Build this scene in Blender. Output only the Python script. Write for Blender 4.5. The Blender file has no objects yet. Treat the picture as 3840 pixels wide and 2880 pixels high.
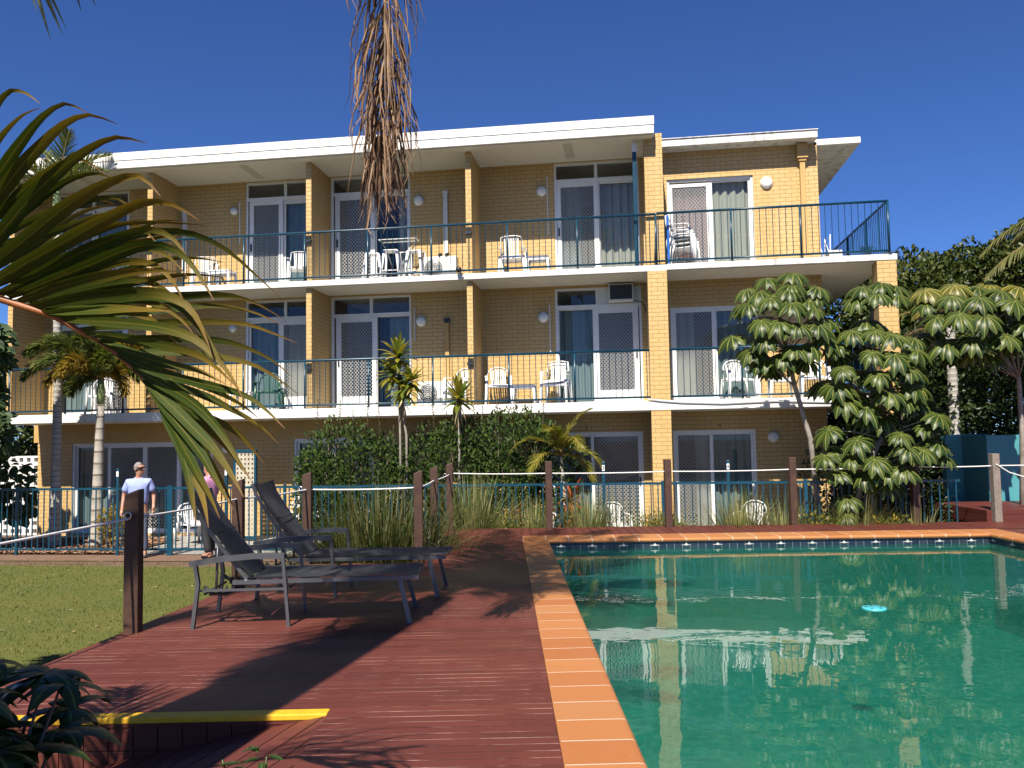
import bpy, math, random
import numpy as np
from mathutils import Vector, Matrix
R = math.radians
PI = math.pi
rnd = random.Random(11)
nrg = np.random.default_rng(5)
scene = bpy.context.scene
col = scene.collection
V = Vector
TH = R(8.62)
CT, ST = math.cos(TH), math.sin(TH)
OFF = {}


def PW(u, v, z=0.0):
    """pool frame -> world (world axes follow the building)"""
    return V((u * CT - v * ST, u * ST + v * CT, z))


# ------------------------------------------------------------------ mesh builder
class MB:
    def __init__(s):
        s.v, s.f, s.uv, s.m, s.sm = [], [], [], [], []

    def add(s, verts, faces, uvs, mat=0, smooth=False, T=None):
        o = len(s.v)
        for p in verts:
            p = V(p)
            s.v.append(T(p) if T else p)
        for f, u in zip(faces, uvs):
            s.f.append([i + o for i in f])
            s.uv.append(u)
            s.m.append(mat)
            s.sm.append(smooth)

    def box(s, x0, x1, y0, y1, z0, z1, mat=0, T=None):
        vs = [(x0, y0, z0), (x1, y0, z0), (x1, y1, z0), (x0, y1, z0), (x0, y0, z1), (x1, y0, z1), (x1, y1, z1), (x0, y1, z1)]
        fs = [(0, 1, 5, 4), (1, 2, 6, 5), (2, 3, 7, 6), (3, 0, 4, 7), (4, 5, 6, 7), (3, 2, 1, 0)]
        us = []
        for k, f in enumerate(fs):
            a = (0, 2) if k in (0, 2) else ((1, 2) if k in (1, 3) else (0, 1))
            us.append([(vs[i][a[0]], vs[i][a[1]]) for i in f])
        s.add(vs, fs, us, mat, False, T)

    def poly(s, pts, z0, z1, mat=0, T=None):
        """prism over a convex ccw polygon in plan"""
        n = len(pts)
        vs = [(p[0], p[1], z1) for p in pts] + [(p[0], p[1], z0) for p in pts]
        fs = [tuple(range(n)), tuple(range(2 * n - 1, n - 1, -1))]
        us = [[(p[0], p[1]) for p in pts], [(p[0], p[1]) for p in reversed(pts)]]
        for i in range(n):
            j = (i + 1) % n
            fs.append((i, i + n, j + n, j))
            L = math.dist(pts[i], pts[j])
            us.append([(0, z1), (0, z0), (L, z0), (L, z1)])
        s.add(vs, fs, us, mat, False, T)

    def quad(s, a, b, c, d, mat=0, uv=None, T=None, smooth=False):
        s.add([a, b, c, d], [(0, 1, 2, 3)], [uv or [(0, 0), (1, 0), (1, 1), (0, 1)]], mat, smooth, T)

    def tube(s, pts, r, n=8, mat=0, caps=True, T=None, flat=None, smooth=True):
        pts = [V(p) for p in pts]
        rs = r if isinstance(r, (list, tuple)) else [r] * len(pts)
        vs, fs, us = [], [], []
        prev = None
        L = 0
        for i, p in enumerate(pts):
            d = (pts[min(i + 1, len(pts) - 1)] - pts[max(i - 1, 0)]).normalized()
            if prev is None:
                a = d.orthogonal().normalized() if flat is None else (V(flat) - d * V(flat).dot(d)).normalized()
            else:
                a = prev - d * prev.dot(d)
                a = a.normalized() if a.length > 1e-6 else d.orthogonal().normalized()
            prev = a
            b = d.cross(a)
            ra, rb = rs[i] if isinstance(rs[i], (list, tuple)) else (rs[i], rs[i])
            for k in range(n):
                t = 2 * PI * (k + .5) / n
                vs.append(p + a * math.cos(t) * ra + b * math.sin(t) * rb)
            if i:
                L2 = L + (pts[i] - pts[i - 1]).length
                for k in range(n):
                    k2 = (k + 1) % n
                    fs.append(((i - 1) * n + k, (i - 1) * n + k2, i * n + k2, i * n + k))
                    us.append([(k / n, L), ((k + 1) / n, L), ((k + 1) / n, L2), (k / n, L2)])
                L = L2
        if caps:
            fs.append(tuple(range(n - 1, -1, -1)))
            us.append([(0, 0)] * n)
            m = (len(pts) - 1) * n
            fs.append(tuple(m + k for k in range(n)))
            us.append([(0, 0)] * n)
        s.add(vs, fs, us, mat, smooth, T)

    def lathe(s, prof, c, n=16, mat=0, T=None, axis='z'):
        vs, fs, us = [], [], []
        for r, h in prof:
            for k in range(n):
                t = 2 * PI * k / n
                x, y = r * math.cos(t), r * math.sin(t)
                vs.append((c[0] + x, c[1] + y, c[2] + h) if axis == 'z' else (c[0] + x, c[1] + h, c[2] + y))
        for i in range(len(prof) - 1):
            for k in range(n):
                k2 = (k + 1) % n
                f = (i * n + k, i * n + k2, (i + 1) * n + k2, (i + 1) * n + k)
                fs.append(f if axis == 'z' else f[::-1])
                us.append([(k / n, i), ((k + 1) / n, i), ((k + 1) / n, i + 1), (k / n, i + 1)])
        s.add(vs, fs, us, mat, True, T)

    def strip(s, pts, ws, side, fold=.25, mat=0):
        """a leaf: three vertices across, folded along its midrib"""
        pts = [V(p) for p in pts]
        n = len(pts)
        vs, fs, us = [], [], []
        for i, p in enumerate(pts):
            d = (pts[min(i + 1, n - 1)] - pts[max(i - 1, 0)])
            sd = V(side) if not isinstance(side, list) else side[i]
            sd = sd - d * (sd.dot(d) / max(d.length_squared, 1e-12))
            sd = sd.normalized() if sd.length > 1e-6 else V((1, 0, 0))
            nn = sd.cross(d).normalized()
            w = ws[i] / 2
            vs += [p - sd * w + nn * w * fold, p, p + sd * w + nn * w * fold]
        for i in range(n - 1):
            a, b = i / (n - 1), (i + 1) / (n - 1)
            k = i * 3
            fs += [(k, k + 1, k + 4, k + 3), (k + 1, k + 2, k + 5, k + 4)]
            us += [[(0, a), (.5, a), (.5, b), (0, b)], [(.5, a), (1, a), (1, b), (.5, b)]]
        s.add(vs, fs, us, mat, True)

    def build(s, name, mats, parent=None, origin=None, bevel=0, local=False):
        """verts are world coordinates unless local; the object sits at its origin"""
        if local:
            o = V((0, 0, 0))
        elif parent is not None:
            o = OFF[parent.name]
        else:
            o = V(origin) if origin is not None else V((0, 0, 0))
        me = bpy.data.meshes.new(name)
        me.from_pydata([tuple(p - o) for p in s.v], [], s.f)
        uvl = me.uv_layers.new(name='UVMap')
        flat = [c for f in s.uv for p in f for c in p]
        uvl.data.foreach_set('uv', flat)
        if not isinstance(mats, (list, tuple)):
            mats = [mats]
        for m in mats:
            me.materials.append(m)
        me.polygons.foreach_set('material_index', s.m)
        me.polygons.foreach_set('use_smooth', s.sm)
        me.update()
        ob = bpy.data.objects.new(name, me)
        col.objects.link(ob)
        if parent is not None:
            ob.parent = parent
        elif not local:
            ob.location = o
        OFF[ob.name] = o
        if bevel:
            b = ob.modifiers.new('bevel', 'BEVEL')
            b.width = bevel
            b.segments = 2
            b.limit_method = 'ANGLE'
        return ob


def nmesh(name, verts, quads, uvs, mat, parent=None, origin=None, smooth=False):
    o = OFF[parent.name] if parent is not None else (V(origin) if origin is not None else V((0, 0, 0)))
    me = bpy.data.meshes.new(name)
    verts = np.asarray(verts, float) - np.array(o)
    nq = len(quads)
    me.vertices.add(len(verts))
    me.vertices.foreach_set('co', verts.ravel())
    me.loops.add(nq * 4)
    me.loops.foreach_set('vertex_index', np.asarray(quads, np.int32).ravel())
    me.polygons.add(nq)
    me.polygons.foreach_set('loop_start', np.arange(0, nq * 4, 4, dtype=np.int32))
    me.update(calc_edges=True)
    u = me.uv_layers.new(name='UVMap')
    u.data.foreach_set('uv', np.asarray(uvs, np.float32).ravel())
    me.polygons.foreach_set('use_smooth', [smooth] * nq)
    me.materials.append(mat)
    me.update()
    ob = bpy.data.objects.new(name, me)
    col.objects.link(ob)
    if parent is not None:
        ob.parent = parent
    else:
        ob.location = o
    OFF[ob.name] = o
    return ob


def tag(o, label=None, cat=None, group=None, kind=None):
    if label: o['label'] = label
    if cat: o['category'] = cat
    if group: o['group'] = group
    if kind: o['kind'] = kind
    return o


def empty(name, loc, label, cat, rz=0.0, group=None):
    o = bpy.data.objects.new(name, None)
    o.empty_display_size = .2
    col.objects.link(o)
    o.location = loc
    o.rotation_euler = (0, 0, rz)
    OFF[o.name] = V(loc)
    return tag(o, label, cat, group)


def copy_tree(o, parent=None):
    c = o.copy()
    col.objects.link(c)
    if parent is not None:
        c.parent = parent
    for ch in list(o.children):
        copy_tree(ch, c)
    return c


def dup(proto, loc, rz, label, group=None, used=set()):
    if proto.name in used:
        c = copy_tree(proto)
    else:
        used.add(proto.name)
        c = proto
    c.location = loc
    c.rotation_euler = (0, 0, rz)
    c['label'] = label
    if group: c['group'] = group
    return c


# ------------------------------------------------------------------ materials
class G:
    def __init__(s, name):
        s.m = bpy.data.materials.new(name)
        s.m.use_nodes = True
        s.nt = s.m.node_tree
        s.nt.nodes.clear()
        s.out = s.nt.nodes.new('ShaderNodeOutputMaterial')

    def n(s, t, **kw):
        nd = s.nt.nodes.new(t)
        for k, v in kw.items():
            setattr(nd, k, v)
        return nd

    def l(s, a, b): s.nt.links.new(a, b)

    def put(s, sock, x):
        if isinstance(x, bpy.types.NodeSocket): s.l(x, sock)
        elif x is not None: sock.default_value = x

    def math(s, op, a, b=None, c=None, clamp=False):
        nd = s.n('ShaderNodeMath', operation=op, use_clamp=clamp)
        for i, x in enumerate((a, b, c)):
            if x is not None: s.put(nd.inputs[i], x)
        return nd.outputs[0]

    def noise(s, vec, scale, detail=3, rough=.5):
        nd = s.n('ShaderNodeTexNoise')
        nd.inputs['Scale'].default_value = scale
        nd.inputs['Detail'].default_value = detail
        nd.inputs['Roughness'].default_value = rough
        if vec is not None: s.l(vec, nd.inputs['Vector'])
        return nd.outputs['Fac']

    def ramp(s, fac, stops, interp='LINEAR'):
        nd = s.n('ShaderNodeValToRGB')
        cr = nd.color_ramp
        cr.interpolation = interp
        while len(cr.elements) < len(stops): cr.elements.new(.5)
        for e, (p, c) in zip(cr.elements, stops):
            e.position = p
            e.color = (c[0], c[1], c[2], 1) if not isinstance(c, (int, float)) else (c, c, c, 1)
        s.put(nd.inputs[0], fac)
        return nd.outputs[0]

    def mix(s, fac, a, b, mode='MIX'):
        nd = s.n('ShaderNodeMix', data_type='RGBA', blend_type=mode)
        s.put(nd.inputs[0], fac)
        for i, x in ((6, a), (7, b)):
            if isinstance(x, tuple) and len(x) == 3: x = (*x, 1)
            s.put(nd.inputs[i], x)
        return nd.outputs[2]

    def uv(s): return s.n('ShaderNodeTexCoord').outputs['UV']
    def obj(s): return s.n('ShaderNodeTexCoord').outputs['Object']

    def sep(s, vec):
        nd = s.n('ShaderNodeSeparateXYZ')
        s.l(vec, nd.inputs[0])
        return nd.outputs

    def comb(s, x, y, z=0.0):
        nd = s.n('ShaderNodeCombineXYZ')
        for i, q in enumerate((x, y, z)): s.put(nd.inputs[i], q)
        return nd.outputs[0]

    def mapping(s, vec, sc):
        nd = s.n('ShaderNodeMapping')
        nd.inputs['Scale'].default_value = sc
        s.l(vec, nd.inputs[0])
        return nd.outputs[0]

    def bump(s, h, strength=.3, dist=.01, normal=None):
        nd = s.n('ShaderNodeBump')
        nd.inputs['Strength'].default_value = strength
        nd.inputs['Distance'].default_value = dist
        s.l(h, nd.inputs['Height'])
        if normal is not None: s.l(normal, nd.inputs['Normal'])
        return nd.outputs[0]

    def bsdf(s, color, rough=.5, metal=0.0, spec=.5, normal=None, **kw):
        nd = s.n('ShaderNodeBsdfPrincipled')
        if isinstance(color, tuple) and len(color) == 3: color = (*color, 1)
        s.put(nd.inputs['Base Color'], color)
        s.put(nd.inputs['Roughness'], rough)
        s.put(nd.inputs['Metallic'], metal)
        s.put(nd.inputs['Specular IOR Level'], spec)
        if normal is not None: s.l(normal, nd.inputs['Normal'])
        for k, v in kw.items(): s.put(nd.inputs[k], v)
        return nd.outputs[0]

    def done(s, sh):
        s.l(sh, s.out.inputs[0])
        return s.m


def pm(name, c, rough=.5, metal=0.0, spec=.5, var=(4, .12), bump=None):
    g = G(name)
    o = g.obj()
    f = g.noise(o, var[0], 4, .6)
    k = var[1]
    c2 = g.mix(g.ramp(f, [(.3, 0.0), (.7, 1.0)]), tuple(x * (1 - k) for x in c), tuple(min(1, x * (1 + k)) for x in c))
    nm = g.bump(g.noise(o, bump[0], 3), bump[1], bump[2]) if bump else None
    return g.done(g.bsdf(c2, rough, metal, spec, nm))


def leafmat(name, cols, trans=.35, rough=.38, rib=None, tip=None, spec=.4, veins=False):
    g = G(name)
    geo = g.n('ShaderNodeNewGeometry')
    rp = geo.outputs['Random Per Island']
    n = len(cols)
    c = g.ramp(rp, [(i / max(1, n - 1), q) for i, q in enumerate(cols)])
    uv = g.sep(g.uv())
    if tip:
        t = g.ramp(g.math('ADD', uv[1], g.math('MULTIPLY', g.math('SUBTRACT', rp, .5), .35)), [(p, q) for p, q in tip['fac']])
        c = g.mix(t, c, tip['col'])
        if 'end' in tip:
            c = g.mix(g.ramp(uv[1], [(.88, 0.0), (1, 1.0)]), c, tip['end'])
    if rib:
        d = g.math('ABSOLUTE', g.math('SUBTRACT', uv[0], .5))
        c = g.mix(g.ramp(d, [(rib[1] * .5, 1.0), (rib[1], 0.0)]), c, rib[0])
    nm = None
    if veins:
        vn = g.noise(g.comb(g.math('MULTIPLY', uv[0], 16.0), g.math('MULTIPLY', uv[1], .6), g.math('MULTIPLY', rp, 40.0)), 1.6, 4, .7)
        c = g.mix(g.ramp(vn, [(.35, .45), (.65, 0.0)]), c, (.018, .03, .004))
        sp_ = g.noise(g.comb(g.math('MULTIPLY', uv[0], 2.0), g.math('MULTIPLY', uv[1], 9.0), g.math('MULTIPLY', rp, 90.0)), 1.5, 5, .8)
        c = g.mix(g.ramp(sp_, [(.6, 0.0), (.72, .55)]), c, (.25, .16, .02))
        nm = g.bump(vn, .5, .002)
    b = g.bsdf(c, rough, 0.0, spec, nm)
    tr = g.n('ShaderNodeBsdfTranslucent')
    g.l(g.mix(1.0, c, (1.0, 1.0, .55), 'MULTIPLY'), tr.inputs[0])
    mx = g.n('ShaderNodeMixShader')
    mx.inputs[0].default_value = trans
    g.l(b, mx.inputs[1])
    g.l(tr.outputs[0], mx.inputs[2])
    return g.done(mx.outputs[0])


def brickmat(name='painted_brick'):
    g = G(name)
    uv = g.uv()
    br = g.n('ShaderNodeTexBrick')
    br.offset = .5
    g.l(uv, br.inputs['Vector'])
    for k, v in (('Color1', (.60, .415, .185, 1)), ('Color2', (.57, .39, .165, 1)), ('Mortar', (.30, .185, .06, 1)), ('Scale', 1.0), ('Mortar Size', .0055), ('Mortar Smooth', .25), ('Bias', 0.0), ('Brick Width', .24), ('Row Height', .0862)):  # mortar colour darkened to stand for the shade in the raked joints
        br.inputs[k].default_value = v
    o = g.obj()
    st = g.noise(g.mapping(o, (1.2, 1.2, .25)), 1.5, 5, .6)
    c = g.mix(g.ramp(st, [(.35, .0), (.72, .6)]), br.outputs['Color'], (.47, .28, .085))
    c = g.mix(g.ramp(g.noise(o, 9, 4, .7), [(.58, 0.0), (.8, .35)]), c, (.34, .24, .11))
    c = g.mix(g.ramp(g.noise(g.mapping(o, (3.5, 3.5, .35)), 2.0, 5, .75), [(.6, 0.0), (.78, .45)]), c, (.26, .17, .07))
    h = g.math('ADD', g.math('MULTIPLY', br.outputs['Fac'], -1.0), g.math('MULTIPLY', g.noise(o, 60, 3), .25))
    return g.done(g.bsdf(c, .55, 0.0, .35, g.bump(h, .7, .006)))


def deckmat(name, cols, w=.09, lines=True):
    """planks run along the first UV axis"""
    g = G(name)
    uv = g.sep(g.uv())
    row = g.math('DIVIDE', uv[1], w)
    ri = g.math('FLOOR', row)
    fr = g.math('SUBTRACT', row, ri)
    wn = g.n('ShaderNodeTexWhiteNoise', noise_dimensions='1D')
    g.l(ri, wn.inputs['W'])
    seg = g.math('FLOOR', g.math('DIVIDE', g.math('ADD', uv[0], g.math('MULTIPLY', wn.outputs['Value'], 7.0)), 1.9))
    w2 = g.n('ShaderNodeTexWhiteNoise', noise_dimensions='2D')
    g.l(g.comb(ri, seg), w2.inputs['Vector'])
    c = g.ramp(w2.outputs['Value'], [(0, cols[0]), (.5, cols[1]), (1, cols[2])])
    gv = g.uv()
    grain = g.noise(g.mapping(gv, (1.5, 26, 1)), 3, 5, .65)
    c = g.mix(g.ramp(grain, [(.35, .0), (.75, .45)]), c, cols[3])
    big = g.noise(gv, .9, 4, .6)
    c = g.mix(g.ramp(big, [(.45, 0.0), (.8, .4)]), c, cols[4])
    sc = g.noise(gv, 7, 5, .75)
    c = g.mix(g.ramp(sc, [(.66, 0.0), (.74, .5)]), c, cols[5])
    d = g.math('MINIMUM', fr, g.math('SUBTRACT', 1.0, fr))
    edge = g.ramp(d, [(.018, 1.0), (.045, 0.0)])
    if lines:
        ln = g.noise(g.comb(g.math('MULTIPLY', uv[0], .8), g.math('MULTIPLY', ri, 3.7)), 1.3, 5, .75)
        lc = g.mix(g.ramp(ln, [(.50, 0.0), (.58, 1.0)]), cols[6], cols[7])
    else:
        lc = cols[6]
    c = g.mix(edge, c, lc)
    h = g.math('ADD', g.math('MULTIPLY', edge, -1.0), g.math('MULTIPLY', grain, .15))
    r = g.ramp(g.math('ADD', big, g.math('MULTIPLY', grain, .3)), [(.4, .38), (.9, .62)])
    return g.done(g.bsdf(c, r, 0.0, .3, g.bump(h, .5, .004)))


M = {}
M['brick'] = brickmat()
M['render'] = pm('yellow_render', (.50, .31, .105), .6, var=(2.5, .1), bump=(40, .15, .004))


def whitemat(name, base, dirt, amt):
    g = G(name)
    o = g.obj()
    f = g.noise(g.mapping(o, (2.2, 2.2, .5)), 2.2, 6, .7)
    c = g.mix(g.ramp(f, [(.48, 0.0), (.78, amt)]), base, dirt)
    f2 = g.noise(o, 14, 5, .75)
    c = g.mix(g.ramp(f2, [(.62, 0.0), (.8, amt * .8)]), c, dirt)
    return g.done(g.bsdf(c, .55, 0.0, .3, g.bump(g.noise(o, 30, 3), .12, .004)))


M['white'] = whitemat('white_wall_paint', (.74, .72, .68), (.40, .38, .34), .4)
M['dirtywhite'] = whitemat('weathered_white_paint', (.70, .69, .65), (.13, .12, .10), 1.0)
M['soffit'] = whitemat('soffit_paint', (.70, .66, .58), (.45, .42, .36), .4)
M['frame'] = pm('white_aluminium', (.78, .78, .76), .4, var=(6, .05))
M['mesh'] = pm('screen_mesh_white', (.52, .52, .50), .45, var=(6, .04))
M['teal'] = pm('teal_rail_paint', (.003, .042, .075), .32, var=(5, .18))
M['fence'] = pm('blue_fence_paint', (.004, .050, .085), .35, var=(5, .18))
M['dark'] = pm('dark_metal', (.02, .025, .03), .45)
M['room'] = pm('room_plaster', (.30, .27, .23), .8)
M['carpet'] = pm('room_carpet', (.10, .08, .065), .9)
M['plastic'] = pm('white_plastic', (.80, .80, .79), .38, var=(9, .05))
M['greenplastic'] = pm('green_plastic', (.003, .055, .032), .35)
M['acwhite'] = pm('air_conditioner_casing', (.72, .70, .64), .45, var=(7, .06))
M['lamp'] = pm('lamp_opal', (.80, .79, .75), .35, var=(6, .05))
M['steel'] = pm('brushed_steel', (.5, .5, .5), .3, 1.0)
M['black'] = pm('black_rubber', (.012, .012, .013), .5)
M['blueboard'] = pm('blue_foam', (.01, .12, .50), .45)
M['orange'] = pm('orange_fan', (.45, .16, .05), .5)
M['yellow'] = pm('yellow_step_paint', (.66, .37, .015), .5, var=(18, .12), bump=(60, .2, .003))
M['post'] = pm('post_timber', (.058, .026, .015), .6, var=(9, .35), bump=(25, .3, .004))
M['oldpost'] = pm('weathered_timber', (.20, .165, .135), .75, var=(9, .25), bump=(25, .3, .004))
M['rope'] = pm('white_rope', (.66, .65, .62), .8, var=(60, .15), bump=(160, .6, .003))
M['turq'] = pm('turquoise_render', (.065, .27, .285), .65, var=(2, .12), bump=(30, .2, .004))
M['lframe'] = pm('gunmetal_frame', (.12, .125, .135), .38, .55, var=(12, .1))


def slingmat():
    g = G('charcoal_sling')
    o = g.obj()
    w = g.noise(g.mapping(o, (1, 1, 1)), 260, 2)
    b = g.noise(o, 5, 4, .6)
    c = g.mix(g.ramp(b, [(.3, 0.0), (.8, 1.0)]), (.022, .024, .029), (.045, .047, .054))
    return g.done(g.bsdf(c, .62, 0.0, .35, g.bump(w, .3, .002)))


M['sling'] = slingmat()
dk = [(.098, .024, .018), (.122, .031, .023), (.084, .021, .016), (.140, .042, .030), (.080, .024, .018), (.21, .095, .068), (.040, .013, .010), (.52, .32, .25)]
M['deck'] = deckmat('deck_boards', dk)
M['deck2'] = deckmat('deck_boards_crosswise', dk, .14, False)


def fresnel(g, ior):
    """the same reflectance from either side of a thin sheet"""
    fr = g.n('ShaderNodeFresnel')
    bf = g.n('ShaderNodeNewGeometry').outputs['Backfacing']
    g.l(g.math('ADD', ior, g.math('MULTIPLY', bf, 1 / ior - ior)), fr.inputs[0])
    return fr


def glassmat(name, tint):
    g = G(name)
    fr = fresnel(g, 1.62)
    t = g.n('ShaderNodeBsdfTransparent')
    t.inputs[0].default_value = (*tint, 1)
    gl = g.n('ShaderNodeBsdfGlossy')
    gl.inputs['Roughness'].default_value = .01
    mx = g.n('ShaderNodeMixShader')
    g.l(fr.outputs[0], mx.inputs[0])
    g.l(t.outputs[0], mx.inputs[1])
    g.l(gl.outputs[0], mx.inputs[2])
    return g.done(mx.outputs[0])


M['glass'] = glassmat('window_glass', (.74, .78, .78))


def curtainmat(name, c):
    g = G(name)
    o = g.obj()
    f = g.noise(g.mapping(o, (14, 1, .4)), 3, 4)
    cc = g.mix(g.ramp(f, [(.3, 0.0), (.7, 1.0)]), tuple(x * .82 for x in c), c)
    b = g.bsdf(cc, .85, 0.0, .1)
    tr = g.n('ShaderNodeBsdfTranslucent')
    g.l(cc, tr.inputs[0])
    mx = g.n('ShaderNodeMixShader')
    mx.inputs[0].default_value = .3
    g.l(b, mx.inputs[1])
    g.l(tr.outputs[0], mx.inputs[2])
    return g.done(mx.outputs[0])


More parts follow.
